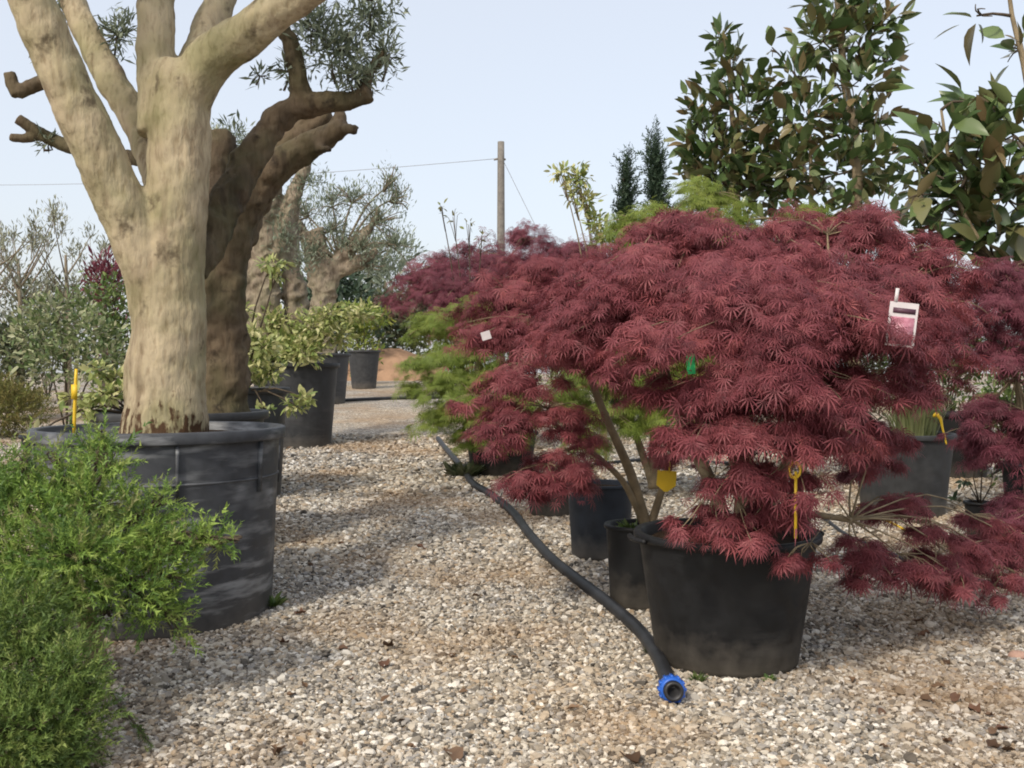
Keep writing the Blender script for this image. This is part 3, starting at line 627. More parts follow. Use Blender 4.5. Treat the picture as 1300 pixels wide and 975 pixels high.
maple('lime_maple', 'lime green cascading maple leaning over the path edge hose', up(E, .38), [
    (570, 410, 9.6, .34), (600, 440, 9.5, .34), (555, 455, 9.4, .30), (620, 480, 9.3, .32), (575, 490, 9.2, .34), (545, 490, 9.3, .22), (600, 525, 9.2, .30), (560, 535, 9.2, .24), (640, 520, 9.2, .28), (625, 400, 9.8, .3), (590, 555, 9.3, .16), (655, 560, 9.3, .22), (625, 555, 9.2, .2)],
    'maple_green', .10, 2400, [TR((636, 570, 9.6), (620, 510, 9.6), (605, 440, 9.6), r=(.035, .03, .02)), TR((638, 570, 9.6), (650, 500, 9.6), (650, 430, 9.6), r=(.03, .025, .02))], group='lime green maples', r0=.025)
maple('lime_maple', 'tall lime green maple showing through and above the red maples', up((at(835, 590, 8.2).x, 8.2), .0), [
    (850, 275, 8.3, .34), (890, 250, 8.3, .30), (815, 290, 8.2, .26), (920, 285, 8.3, .3), (790, 300, 8.2, .18), (880, 320, 8.2, .4), (960, 330, 8.2, .4), (1020, 280, 8.4, .25), (760, 480, 8.0, .40), (820, 470, 8.0, .42), (880, 460, 8.0, .42), (700, 510, 8.0, .30), (770, 530, 7.9, .26), (930, 450, 8.0, .4), (740, 560, 7.9, .2), (840, 530, 8, .3)],
    'maple_green', .10, 2200, [TR((830, 620, 8.2), (835, 500, 8.2), (850, 380, 8.2), (860, 320, 8.2), r=(.05, .04, .025)), TR((830, 620, 8.2), (800, 530, 8.2), (780, 480, 8.1), r=(.035, .028, .02))], group='lime green maples', r0=.028)

# ------------------------------------------------------------------ magnolias: every leaf an object of its own
def magnolia(label, base, stems, clumps, nleaf, size, extra=0, up=.35):
    r = thing('magnolia_tree', label, 'tree', tuple(base), 'magnolias behind the maples')
    wood('trunk', stems, M['bark_maple'], r, None, seg=8, jit=.04, step=.1)
    ends = [np.array(p) for s, _ in stems for p in s]
    wood('branch', twigs_to(lambda c: min((e for e in ends if e[2] < c[2] + .05), key=lambda e: np.linalg.norm(e - c), default=ends[0]), clumps, .012, .006, 0, 5, 4), M['bark_dark'], r, None, seg=5, jit=0, step=.12)
    me = mesh_np('magnolia_leaf', *MAG, M['magnolia'], smooth=True)
    w = np.array([c[1] * c[3] for c in clumps]); w = w / w.sum(); rl = np.array(r.location)
    def place(n):
        ci = rng.choice(len(clumps), n, p=w); P, X = [], []
        for i in ci:
            c, rx, ry, rz = clumps[i]; d = unit(rng.normal(size=3)); P.append(np.array(c) + d * rng.uniform(.35, 1.05) * np.array([rx, ry, rz])); X.append(d * .7 + np.array([0, 0, up]) + rng.normal(0, .35, 3))
        return np.array(P), np.array(X)
    P, X = place(nleaf); lr = obj
    for p, x in zip(P, X):
        x = Vector(x).normalized(); u = Vector((rng.normal(0, .6), rng.normal(0, .6), 1.0)); z = (u - x * u.dot(x)).normalized(); y = z.cross(x)
        o = bpy.data.objects.new('leaf', me); COL.objects.link(o); o.parent = r
        s = size * float(np.exp(rng.normal(0, .22)))
        mw = Matrix((x, y, z)).transposed().to_4x4() @ Matrix.Diagonal((s, s, s, 1)); mw.translation = Vector(p - rl); o.matrix_basis = mw
    if extra:
        P, X = place(extra); V, T, R_ = scatter(OVAL, P, X, rng.normal(0, .6, (extra, 3)) + np.array([0, 0, 1.]), size * .9 * np.exp(rng.normal(0, .2, extra)))
        MB().add(V, T, R_).build('crown', M['magnolia_mass'], r, smooth=True, kind='stuff')
    return r
dm = 9.4
magnolia('bushy magnolia with a pointed crown next to the lime maple top', up((at(950, 520, dm).x, dm), .0),
    [(px((950, 600, dm), (945, 400, dm), (935, 250, dm), (925, 60, dm)), [.05, .045, .035, .012])],
    [CL(900, 130, dm, .22, .22), CL(925, 80, dm, .18, .18), CL(890, 175, dm, .22, .2), CL(940, 140, dm, .28, .3), CL(930, 200, dm, .38, .28), CL(975, 190, dm, .25, .3), CL(900, 225, dm, .3, .2), CL(960, 240, dm, .4, .25), CL(915, 48, dm, .1, .1), CL(975, 120, dm, .14, .2), CL(880, 150, dm, .12, .1), CL(985, 230, dm, .25, .2), CL(885, 205, dm, .15, .12)], 300, .16, 900)
dm = 9.0
magnolia('tallest magnolia with open crown and bare upright stems', up((at(1085, 520, dm).x, dm), .0),
    [(px((1085, 600, dm), (1085, 400, dm), (1088, 200, dm), (1072, 100, dm), (1062, -20, dm), (1050, -120, dm)), [.06, .05, .045, .035, .03, .015]),
     (px((1020, 600, dm), (1025, 400, dm), (1030, 250, dm), (1026, 120, dm)), [.03, .025, .02, .01])],
    [CL(1040, 50, dm, .25, .25), CL(1090, 45, dm, .26, .3), CL(1120, 30, dm, .22, .22), CL(1070, 0, dm, .3, .25), CL(1010, 100, dm, .2, .2), CL(1090, 110, dm, .3, .2), CL(1130, 80, dm, .15, .12), CL(1020, 150, dm, .28, .25), CL(1080, 160, dm, .3, .22), CL(1120, 150, dm, .15, .2),
     CL(1010, 210, dm, .3, .25), CL(1070, 220, dm, .35, .25), CL(1110, 200, dm, .25, .25), CL(1050, 280, dm, .4, .3), CL(980, 60, dm, .08, .1), CL(1080, -80, dm, .4, .4), CL(1120, 260, dm, .3, .25)], 300, .17, 1100)
dn = 6.25
magnolia('magnolia with very large glossy leaves rising from the tall black pot', up(G, .5),
    [(px((1332, 610, dn), (1325, 400, dn), (1318, 200, dn), (1300, 80, dn), (1285, 20, dn), (1275, -60, dn)), [.045, .04, .03, .02, .014, .01]),
     (px((1325, 400, dn), (1260, 330, dn), (1215, 250, dn), (1195, 140, dn)), [.02, .018, .014, .008])],
    [CL(1205, 170, dn, .2, .2), CL(1240, 200, dn, .22, .25), CL(1285, 170, dn, .2, .25), CL(1200, 260, dn, .18, .25), CL(1250, 290, dn, .25, .25), CL(1290, 260, dn, .25, .3), CL(1180, 220, dn, .12, .2), CL(1210, 320, dn, .2, .15), CL(1290, 340, dn, .2, .2), CL(1240, 20, dn, .12, .08), CL(1295, 60, dn, .12, .14), CL(1230, 130, dn, .1, .1), CL(1300, 120, dn, .1, .14),
     CL(1345, 200, dn, .2, .4), CL(1165, 250, dn, .1, .15), CL(1190, 190, dn, .14, .14), CL(1260, 240, dn, .2, .2), CL(1225, 230, dn, .2, .2), CL(1175, 300, dn, .12, .12)], 300, .20, 130, .3)

# ------------------------------------------------------------------ junipers
def juniper(name, label, base, clumps, trunk, mat, dens=900, size=.075, group=None):
    r = thing(name, label, 'juniper', tuple(base), group)
    P, Dd = clump_pts(clumps, dens, .25); n = len(P); k = P[:, 2] > gz(P[:, 1]) + .03; P, Dd = P[k], Dd[k]; n = len(P)
    ax = Dd * .9 + np.array([.12, -.1, .38]) + rng.normal(0, .4, (n, 3)); V, T, R_ = scatter(SPRAY, P, ax, rng.normal(size=(n, 3)), size * np.exp(rng.normal(0, .25, n)))
    V[:, 2] = np.maximum(V[:, 2], .01)
    MB().add(V, T, R_).build('foliage', M[mat], r, smooth=False, kind='stuff')
    wood('trunk', trunk, M['bark_maple'], r, None, seg=8, jit=.06, step=.05)
    wood('branch', twigs_to(trunk[0][0][-1], clumps, .012, .004, 0, 5, 9), M['bark_dark'], r, None, seg=4, jit=0, step=.1)
    return r
jb = gnd(122, 850)
juniper('juniper', 'bright green spreading juniper reaching in front of the scuffed ribbed pot', jb, [
    CL(60, 645, 3.75, .17, .12), CL(125, 640, 3.7, .13, .12), CL(180, 660, 3.7, .11, .09), CL(140, 590, 3.75, .05, .07), CL(205, 635, 3.7, .05, .04), CL(250, 685, 3.65, .05, .03), CL(298, 684, 3.65, .03, .015), CL(205, 700, 3.65, .12, .10), CL(235, 690, 3.65, .07, .05), CL(272, 685, 3.65, .055, .022), CL(125, 575, 3.8, .07, .09), CL(85, 612, 3.8, .08, .06), CL(20, 625, 3.8, .12, .08), CL(25, 590, 3.8, .05, .05),
    CL(20, 700, 3.6, .2, .15), CL(100, 705, 3.5, .2, .15), CL(170, 740, 3.55, .13, .12), CL(195, 775, 3.6, .09, .06), CL(60, 750, 3.5, .18, .10), CL(140, 780, 3.6, .07, .04), CL(-40, 650, 3.7, .2, .2), CL(225, 735, 3.62, .05, .06), CL(222, 790, 3.62, .035, .05), CL(130, 552, 3.82, .03, .04), CL(70, 580, 3.8, .04, .05), CL(-20, 760, 3.5, .2, .14)],
    [([tuple(jb), tuple(at(118, 815, 4.0)), tuple(at(105, 770, 3.85)), tuple(at(85, 720, 3.7))], [.05, .042, .035, .025])], 'juniper', 900, .085)
jb2 = Vector((at(40, 930, 3.1).x, 3.15, 0))
juniper('juniper', 'dark green low juniper mound at the gravel edge below the brighter one', jb2, [
    CL(30, 850, 3.1, .16, .12), CL(80, 860, 3.05, .12, .10), CL(60, 920, 2.95, .17, .12), CL(15, 930, 2.9, .2, .14), CL(95, 900, 3.0, .09, .10), CL(80, 960, 2.95, .10, .08), CL(20, 800, 3.2, .14, .08), CL(60, 815, 3.2, .1, .07), CL(-60, 880, 3.0, .2, .2), CL(100, 850, 3.1, .07, .05), CL(50, 985, 2.9, .15, .1), CL(30, 780, 3.25, .13, .1)],
    [([tuple(jb2), tuple(jb2 + Vector((.0, -.02, .10))), tuple(jb2 + Vector((.02, -.03, .2)))], [.035, .03, .02])], 'juniper_dark', 1200, .070)
gt = thing('juniper_runner', 'thin green juniper runner lying on gravel beside the dark mound', 'juniper', tuple(gnd(150, 900)))
mb = MB(); rp = [gnd(138, 885), gnd(155, 910), gnd(175, 935), gnd(190, 955)]
wood('stem', [([tuple(q + Vector((0, 0, .03))) for q in rp], [.005, .004, .004, .002])], M['bark_dark'], gt, None, seg=5, jit=0)
P = np.array([np.array(rp[i % 3]) * (1 - f) + np.array(rp[i % 3 + 1]) * f for i, f in enumerate(rng.random(40))]) + np.array([0, 0, .03]) + rng.normal(0, .006, (40, 3))
V, T, R_ = scatter(SPRAY, P, np.tile(np.array(rp[3] - rp[0]), (40, 1)) + rng.normal(0, .08, (40, 3)), rng.normal(size=(40, 3)), np.full(40, .05)); V[:, 2] = np.maximum(V[:, 2], .008)
MB().add(V, T, R_).build('foliage', M['juniper_dark'], gt, smooth=False, kind='stuff')

# ------------------------------------------------------------------ shrubs
def shrub(name, label, cat, base, clumps, tpl, dens, size, mat, up=.3, shell=.4, group=None, stem='bark_dark', r0=.012, fan=5, jit=.5):
    r = thing(name, label, cat, tuple(base), group)
    foliage('foliage', r, clumps, tpl, dens, size, M[mat], up, .7, jit, shell)
    b = np.array(base); L = []
    for c in clumps:
        L += twigs_to(tuple(b), [c], r0, r0 * .3, 0, 5, fan)
    wood('stems', L, M[stem], r, None, seg=4, jit=0, step=.25)
    return r
shrub('variegated_shrub', 'cream and lime variegated shoots around the dusty pot down the row', 'shrub', up(P4 + Vector((.1, -.1, 0)), .93),
    [CL(370, 440, 11.6, .28, .22), CL(400, 415, 11.6, .32, .22), CL(330, 455, 11.5, .25, .25), CL(430, 425, 11.8, .22, .18), CL(350, 410, 11.7, .22, .2), CL(385, 445, 11.4, .3, .2), CL(420, 400, 11.7, .2, .12), CL(455, 400, 12, .25, .12)],
    OVAL, 520, .075, 'varieg', .1, .2, 'variegated shrubs along the pots')
shrub('variegated_shrub', 'variegated shrub spilling from the half hidden pot between olive trunks', 'shrub', up(P3 + Vector((.15, -.2, 0)), .86),
    [CL(320, 470, 8.0, .18, .13), CL(300, 440, 8.0, .13, .16), CL(345, 470, 7.9, .12, .12), CL(345, 335, 8.0, .13, .05), CL(350, 350, 8.0, .09, .05), CL(275, 370, 7.9, .07, .1), CL(270, 440, 7.9, .1, .06), CL(375, 515, 7.6, .12, .05), CL(335, 520, 7.6, .08, .04), CL(310, 395, 8, .08, .06), CL(385, 505, 7.6, .08, .05), CL(300, 470, 7.7, .16, .12), CL(335, 440, 7.9, .14, .12), CL(275, 400, 7.8, .06, .05), CL(320, 425, 7.9, .1, .07)],
    OVAL, 700, .062, 'varieg', .0, .15, 'variegated shrubs along the pots')
shrub('variegated_shrub', 'pale variegated shrub leafing over the ribbed pot by the yellow stake', 'shrub', up(P2 + Vector((-.25, -.1, 0)), .86),
    [CL(125, 470, 6.0, .10, .05), CL(130, 500, 5.9, .13, .05), CL(90, 505, 5.95, .07, .06), CL(150, 480, 6.0, .08, .06), CL(110, 520, 5.9, .1, .04), CL(45, 552, 5.6, .04, .03)],
    OVAL, 800, .062, 'varieg', .0, .1, 'variegated shrubs along the pots')
shrub('round_shrub', 'round grey-green variegated shrub behind the ribbed pot', 'shrub', up(SH, .44),
    [CL(80, 420, 8.6, .42, .30), CL(50, 430, 8.5, .3, .28), CL(115, 430, 8.5, .28, .28), CL(80, 460, 8.3, .35, .2), CL(70, 395, 8.6, .28, .16), CL(130, 460, 8.4, .25, .2)],
    OVAL, 420, .055, 'varieg_grey', .3, .55)
cb = gnd(15, 556)
shrub('bronze_conifer', 'low bronze-green cushion conifer sitting on bare gravel', 'shrub', cb,
    [(np.array(cb) + np.array([-.25, 0, .42]), .62, .6, .40), (np.array(cb) + np.array([.10, 0, .35]), .42, .45, .34), (np.array(cb) + np.array([-.5, 0, .5]), .5, .5, .42)],
    SPRAY2, 330, .10, 'conifer_brown', .6, .6)
def bush(name, label, px_, py_, d, rx, rz, mat, tpl=OVAL, size=.09, dens=110, n=9, cat='shrub', group=None, up=.4):
    c = np.array(at(px_, py_, d)); g0 = float(gz(d)); b = Vector((c[0], d, g0)); cl = []
    for k in range(n):
        o = unit(rng.normal(size=3)) * np.array([rx, rx, rz]) * rng.uniform(.25, .7); f = rng.uniform(.35, .6)
        q = c + o; cl.append((q, rx * f, rx * f, min(rz * f, max(.08, (q[2] - g0) * .95))))
    k = c.copy(); k[2] = (k[2] + g0) * .5; cl.append((k, rx * .7, rx * .7, max(.1, (c[2] - g0) * .5)))
    return shrub(name, label, cat, b, cl, tpl, dens, size, mat, up, .3, group, fan=3)
g_ = 'bushes beyond the pots'
bush('bush', 'mid green bush with yellow tips behind the round variegated shrub', 150, 405, 11.5, .5, .6, 'shrub', size=.07, dens=150, group=g_)
bush('bush', 'dark green bush directly behind the bronze cushion conifer', 10, 440, 15, 1.0, .8, 'shrub_dull', dens=100, group=g_)
bush('bush', 'dull green bush behind the cushion conifer and grey saplings', 60, 390, 19, 1.3, .9, 'shrub_dull', dens=70, group=g_)
bush('bush', 'small red-leaved bush behind the smooth olive trunk', 140, 355, 16, .45, .55, 'maple_deep', OLIVE, .14, 150, group=g_)
bush('bush', 'fresh yellow-green bush past the farthest pot', 460, 408, 25, .8, .6, 'maple_green', size=.13, dens=70, group=g_)
bush('bush', 'dark evergreen bush behind the feathery olive', 440, 380, 31, 2.2, 1.6, 'conifer_dark', size=.2, dens=30, group=g_)
bush('bush', 'olive-grey bush at the far end of the path', 505, 395, 36, 1.7, 1.6, 'shrub_dull', size=.2, dens=32, group=g_)
bush('bush', 'tall grey-green bush rising beyond the brown earth heap', 485, 345, 38, 2.4, 1.9, 'olive_leaf', OLIVE, .3, 26, group=g_)
bush('bush', 'wide dull hedge bush behind the plum-red maple', 590, 400, 34, 3.0, 1.6, 'shrub_dull', size=.2, dens=26, group=g_)
bush('bush', 'mid green bush behind the pale grass pot', 1200, 440, 12, .9, .7, 'shrub', dens=90, group=g_)
bush('bush', 'bright green bush at the foot of the large-leaved magnolia', 1290, 490, 8.6, .45, .4, 'shrub', size=.06, dens=260, group=g_)
bush('bush', 'dark bush in the gap under the tall magnolias', 1060, 440, 13, 1.6, .9, 'shrub_dull', dens=70, group=g_)
bush('bush', 'low dark bush behind the tall lime maple', 800, 430, 15, 1.9, .9, 'shrub_dull', dens=60, group=g_)
bush('bush', 'far hedge bush between the lime maple and the pole foot', 700, 405, 30, 2.8, 1.4, 'shrub_dull', size=.2, dens=30, group=g_)

# bare, greyish saplings on the left
def sapling(label, px_, d, top, spread, mat='twig_pale', seed=0):
    c = at(px_, 420, d); g0 = float(gz(d)); r = thing('bare_sapling', label, 'tree', (c.x, d, g0), 'greyish saplings on the left')
    H = at(px_, top, d).z; L = [([(c.x, d, g0), (c.x + .03, d, H * .4), (c.x - .02, d, H * .75)], [.07, .05, .02])]; cl = []
    for k in range(16):
        z0 = H * rng.uniform(.3, .7); a = rng.uniform(0, 6.28); e = np.array([c.x + math.cos(a) * spread * rng.uniform(.3, 1), d + math.sin(a) * spread, z0 + H * rng.uniform(.12, .32)])
        L.append(([(c.x, d, z0), tuple((np.array([c.x, d, z0]) + e) / 2 + np.array([0, 0, -.05])), tuple(e)], [.022, .014, .005])); cl.append((e, .2, .2, .3))
    wood('trunk', L[:1], M['bark_grey'], r, None, seg=8, jit=.05, step=.3)
    wood('branch', L[1:] + twigs_to(lambda q: q - np.array([0, 0, .3]), cl, .008, .004, 0, 4, 7), M['bark_grey'], r, None, seg=4, jit=0, step=.3)
    foliage('crown', r, cl, OLIVE, 100, .10, M[mat], .9, .4, .4, .1)
sapling('greyish thin-leaved sapling above the bronze cushion conifer', 25, 17, 250, .9)
sapling('greyish thin-leaved sapling above the round variegated shrub', 85, 18, 245, 1.0)
sapling('leaning greyish sapling close to the smooth olive trunk', 130, 20, 285, .9)
sapling('outermost greyish sapling, farthest from the smooth olive trunk', -30, 15, 230, .9)

# upright dark conifers and the pale-leaved shrub on the skyline
def column(label, px_, d, top, w):
    c = at(px_, 420, d); g0 = float(gz(d)); r = thing('column_conifer', label, 'conifer', (c.x, d, g0), 'dark columnar conifers')
    H = at(px_, top, d).z; cl = [(np.array([c.x + rng.normal(0, w * .25), d, z]), w * f, w * f, H * .10) for z, f in zip(np.linspace(g0 + .4, H * .93, 12), np.linspace(1.1, .45, 12))]
    foliage('crown', r, cl, SPRAY2, 620, .15, M['conifer_dark'], .8, .4, .3, .3)
    wood('trunk', [([(c.x, d, g0), (c.x, d, H * .95)], [.06, .015])], M['bark_dark'], r, None, seg=7, jit=.04, step=.4)
column('shorter narrow dark conifer beside the pale-leaved arching shrub', 792, 13, 200, .16)
column('taller dark conifer beside the bushy magnolia', 833, 12.5, 172, .17)
dp = 10.0; pb = up((at(770, 560, dp).x, dp), 0)
shrub('pale_shrub', 'thin arching shrub with pale yellowish leaves against the sky', 'shrub', pb,
    [CL(712, 218, dp, .12, .08), CL(735, 225, dp, .14, .12), CL(745, 255, dp, .13, .12), CL(755, 280, dp, .12, .1), CL(727, 245, dp, .1, .12), CL(765, 300, dp, .12, .12)],
    OVAL, 480, .075, 'varieg', .2, .1, stem='bark_maple')
db = 9.0
shrub('brown_leaf_sapling', 'thin twiggy sapling with few brown leaves above the plum-red maple', 'shrub', up((at(600, 560, 10.4).x, 10.4), 0),
    [CL(575, 275, 10.4, .14, .10), CL(595, 285, 10.4, .12, .1), CL(560, 262, 10.4, .05, .04), CL(612, 300, 10.4, .1, .08)], OVAL, 45, .06, 'conifer_brown', .3, .1, stem='bark_dark', fan=3)

# ---- grass in the faded pot, seedling, weeds
gr = thing('grass_clump', 'clump of pale upright grass in the faded pot', 'grass', tuple(up(F + Vector((.08, 0, 0)), .56)))
n = 420; a = rng.uniform(0, 6.28, n); q = np.stack([np.cos(a), np.sin(a), np.zeros(n)], 1); P = np.array(gr.location) + q * rng.uniform(0, .16, (n, 1))
V, T, R_ = scatter(BLADE, P, q * rng.uniform(.05, .5, (n, 1)) + np.array([0, 0, 1.]), -q + rng.normal(0, .2, (n, 3)), rng.uniform(.22, .46, n))
MB().add(V, T, R_).build('blades', M['grass'], gr, smooth=False, kind='stuff')
shrub('dark_seedling', 'dark-leaved twiggy seedling in the small black pot', 'seedling', up(G2, .24),
    [CL(1225, 610, 6.4, .07, .05), CL(1240, 590, 6.4, .06, .05), CL(1260, 600, 6.4, .07, .05), CL(1250, 575, 6.4, .06, .04), CL(1215, 635, 6.4, .04, .03)], OVAL, 260, .05, 'conifer_dark', .2, .1, r0=.005)
def weed(label, p, rad, h, mat, n=40, name='weed'):
    r = thing(name, label, 'weed', tuple(p)); a = rng.uniform(0, 6.28, n); q = np.stack([np.cos(a), np.sin(a), np.zeros(n)], 1)
    V, T, R_ = scatter(tpl_oval(.3, .1, .3, 2), np.array(p) + q * rad * rng.uniform(0, .6, (n, 1)), q * rng.uniform(.2, 1, (n, 1)) + np.array([0, 0, .9]), rng.normal(0, .3, (n, 3)) + np.array([0, 0, 1.]), rng.uniform(.5, 1.1, n) * h)
    V[:, 2] = np.maximum(V[:, 2], gz(V[:, 1]) + .006); MB().add(V, T, R_).build('leaves', M[mat], r, smooth=False, kind='stuff')
for label, xx, yy, rad, h, m_ in (('mossy yellow-green tuft at the pot foot near the hose end', 887, 866, .03, .045, 'shrub'), ('mossy tuft at the foot of the wide pot away from the hose', 976, 866, .03, .04, 'shrub'),
                              ('small weed between hose and wide black pot', 828, 832, .035, .05, 'shrub_dull'), ('thin weed at the foot of the scuffed ribbed pot', 346, 772, .04, .10, 'shrub'), ):
    weed(label, gnd(xx, yy), rad, h, m_)
weed('green weeds growing on top of the slim black pot', up(B + Vector((-.06, -.05, 0)), .385), .07, .06, 'shrub', 70)
weed('dark ivy-like weeds under the lime maple pot', up(E + Vector((-.35, -.25, 0)), .01), .22, .16, 'shrub_dull', 140)

# ------------------------------------------------------------------ hoses
def hose(name, label, pix, rad, mat='hose', zoff=0.0):
    P = [gnd(*q) + Vector((0, 0, rad + .004 + zoff)) for q in pix]; r = thing(name, label, 'hose', (P[0].x, P[0].y, float(gz(P[0].y))))
    mb = MB().add(*tube([tuple(p) for p in P], [rad] * len(P), 12, .06)); mb.build('pipe', M[mat], r); return r, P
h, HP = hose('hose', 'thick black hose snaking along the path with a blue coupling', [(853, 893), (843, 862), (832, 838), (810, 808), (772, 774), (735, 745), (700, 716), (672, 684), (650, 655), (622, 632), (600, 618), (588, 600), (576, 585), (565, 572), (556, 560)], .030)
def ring(rr, prof, p0, dirv, name, mat, parent):
    V, T = lathe(prof, 24); q = Vector(dirv).to_track_quat('Z', 'Y').to_matrix(); V = V @ np.array(q).T + np.array(p0) - np.array(parent.location)
    return obj(name, mesh_np(name, V, T, M[mat], smooth=False), parent)
dv = (HP[0] - HP[1]).normalized(); p0 = HP[0] + Vector((0, 0, .018)); dv = (dv + Vector((.05, 0, .12))).normalized()
cp = ring(0, [(.024, -.055), (.034, -.05), (.046, -.03), (.0475, .0), (.046, .02), (.040, .026), (.036, .028), (.036, .01)], p0, dv, 'coupling', 'blue', h)
for k in range(12):
    a = k / 12 * 6.283; q = dv.to_track_quat('Z', 'Y').to_matrix(); c = p0 + q @ Vector((math.cos(a) * .047, math.sin(a) * .047, -.008))
    V, T = box((0, 0, 0), (.008, .010, .05)); Rm = np.array(q @ Matrix.Rotation(a, 3, 'Z')); V = V @ Rm.T + np.array(c) - np.array(h.location)
    g2 = obj('grip_ridge', mesh_np('grip_ridge', V, T, M['blue']), cp)
ring(0, [(.0, .012), (.030, .012), (.034, .016), (.036, .022), (.036, .045), (.031, .05), (.024, .05), (.022, .03), (0, .028)], p0, dv, 'end_cap', 'black', h)
hose('hose', 'thin black hose crossing the gravel under the low red sprays', [(1040, 655), (1075, 683), (1120, 702), (1170, 722), (1230, 738), (1300, 755), (1390, 775)], .014)
hose('hose', 'black hose lying across the far end of the path', [(395, 512), (440, 510), (485, 508), (528, 507), (570, 506)], .03)
hose('hose', 'short loop of black hose between the shaded pots', [(700, 600), (780, 590), (860, 584), (895, 590), (935, 592), (1000, 600)], .02)

# ------------------------------------------------------------------ labels and tags
def card(name, label, pos, w, h, mat, rz=0, tilt=0, cat='tag', pointed=False):
    r = thing(name, label, cat, tuple(pos), None, rz); t_ = .003
    if pointed:
        o = [(-.5, .5), (.5, .5), (.5, -.2), (.08, -.5), (-.08, -.5), (-.5, -.2)]
    else: o = [(-.5, .5), (.5, .5), (.5, -.5), (-.5, -.5)]
    k = len(o); V = [(x * w, -t_ / 2, y * h) for x, y in o] + [(x * w, t_ / 2, y * h) for x, y in o]
    F_ = [tuple(range(k))[::-1], tuple(range(k, 2 * k))] + [(i, (i + 1) % k, k + (i + 1) % k, k + i) for i in range(k)]
    me = bpy.data.meshes.new(name); me.from_pydata(V, [], F_); me.materials.append(M[mat]); me.update(); b_ = obj('card', me, r); r.rotation_euler = (0, tilt, rz)
    return r
y1 = card('tag', 'yellow pointed plastic tag on the slender stem behind the wide pot', at(846, 611, 4.72), .095, .10, 'yellow', .15, .08, pointed=True)
obj('tie', mesh_np('tie', *box((.01, 0, .07), (.006, .004, .06)), M['yellow']), y1)
y2 = thing('ribbon_tag', 'yellow loop tag strip hanging over the wide black pot', 'tag', tuple(at(1010, 680, 3.56)))
obj('strip', mesh_np('strip', *box((0, 0, .11), (.010, .003, .24)), M['yellow']), y2)
V, T = lathe([(.020, -.002), (.030, -.002), (.030, .002), (.020, .002), (.020, -.002)], 20); V = V[:, [0, 2, 1]] * np.array([.8, 1, 1.1]) + np.array([-.004, 0, .235]); obj('loop', mesh_np('loop', V, T, M['yellow']), y2)
y3 = thing('ribbon_tag', 'curled yellow tag on the faded grass pot', 'tag', tuple(up(F + Vector((.1, -.395, 0)), .62)))
V, T = tube([(-.03, 0, .14), (-.02, -.02, .16), (.01, -.02, .13), (.03, 0, .06), (.06, 0, -.06)], [.012, .016, .014, .008, .006], 6, .02); V[:, 1] *= .4; obj('strip', mesh_np('strip', V, T, M['yellow']), y3)
y4 = thing('stake', 'yellow stake standing in the scuffed ribbed pot', 'stake', tuple(at(94, 540, 4.75)))
obj('stick', mesh_np('stick', *tube([(0, 0, -.04), (.004, 0, .1), (.012, 0, .27)], [.008, .008, .007], 8, .05), M['yellow']), y4)
obj('flag', mesh_np('flag', *box((.006, -.01, .16), (.028, .004, .07)), M['yellow']), y4)
# nursery picture label: white card, pink photograph, dark header
pl = card('picture_label', 'white plant label with pink picture hanging in the red maple', at(1145, 412, 3.50), .098, .155, 'white', -.12, .12, 'label')
m, t, b, o = nodes('pink_flower_picture'); n = noise(t, 30, 3); r_ = ramp(t, n.outputs[0], [(.35, (.30, .10, .14)), (.55, (.52, .22, .28)), (.7, (.62, .38, .42))]); t.links.new(r_.outputs[0], b.inputs['Base Color']); M['picture'] = m
obj('picture', mesh_np('picture', *box((.0, -.003, -.022), (.080, .002, .095)), M['picture']), pl)
M['header'] = plain('dark_header', (.09, .04, .06), .5, .2)
obj('header', mesh_np('header', *box((.002, -.003, .048), (.076, .002, .018)), M['header']), pl)
obj('tie', mesh_np('tie', *box((-.03, 0, .10), (.012, .003, .05)), M['white']), pl)
gt_ = card('tag', 'green plastic tag hanging inside the big red maple', at(877, 462, 3.66), .032, .075, 'green_tag', .2, -.05)
wt = card('tag', 'small white tag in the maple beside the path', at(617, 426, 4.72), .045, .04, 'white', .2, -.3)

# stakes: thin canes in the pots
def cane(label, p0_, p1_, rad=.006, mat='bark_maple'):
    r = thing('cane', label, 'cane', tuple(p0_)); obj('stick', mesh_np('stick', *tube([(0, 0, 0), tuple((Vector(p1_) - Vector(p0_)) * .5), tuple(Vector(p1_) - Vector(p0_))], [rad] * 3, 7, .1), M[mat]), r)
cane('thin brown cane leaning out of the faded grass pot', up(F + Vector((-.05, -.2, 0)), .55), at(1135, 510, 7.2))
cane('yellow-brown cane lying on the gravel under the red sprays', gnd(1090, 645) + Vector((0, 0, .02)), gnd(1150, 678) + Vector((0, 0, .025)), .008, 'yellow')

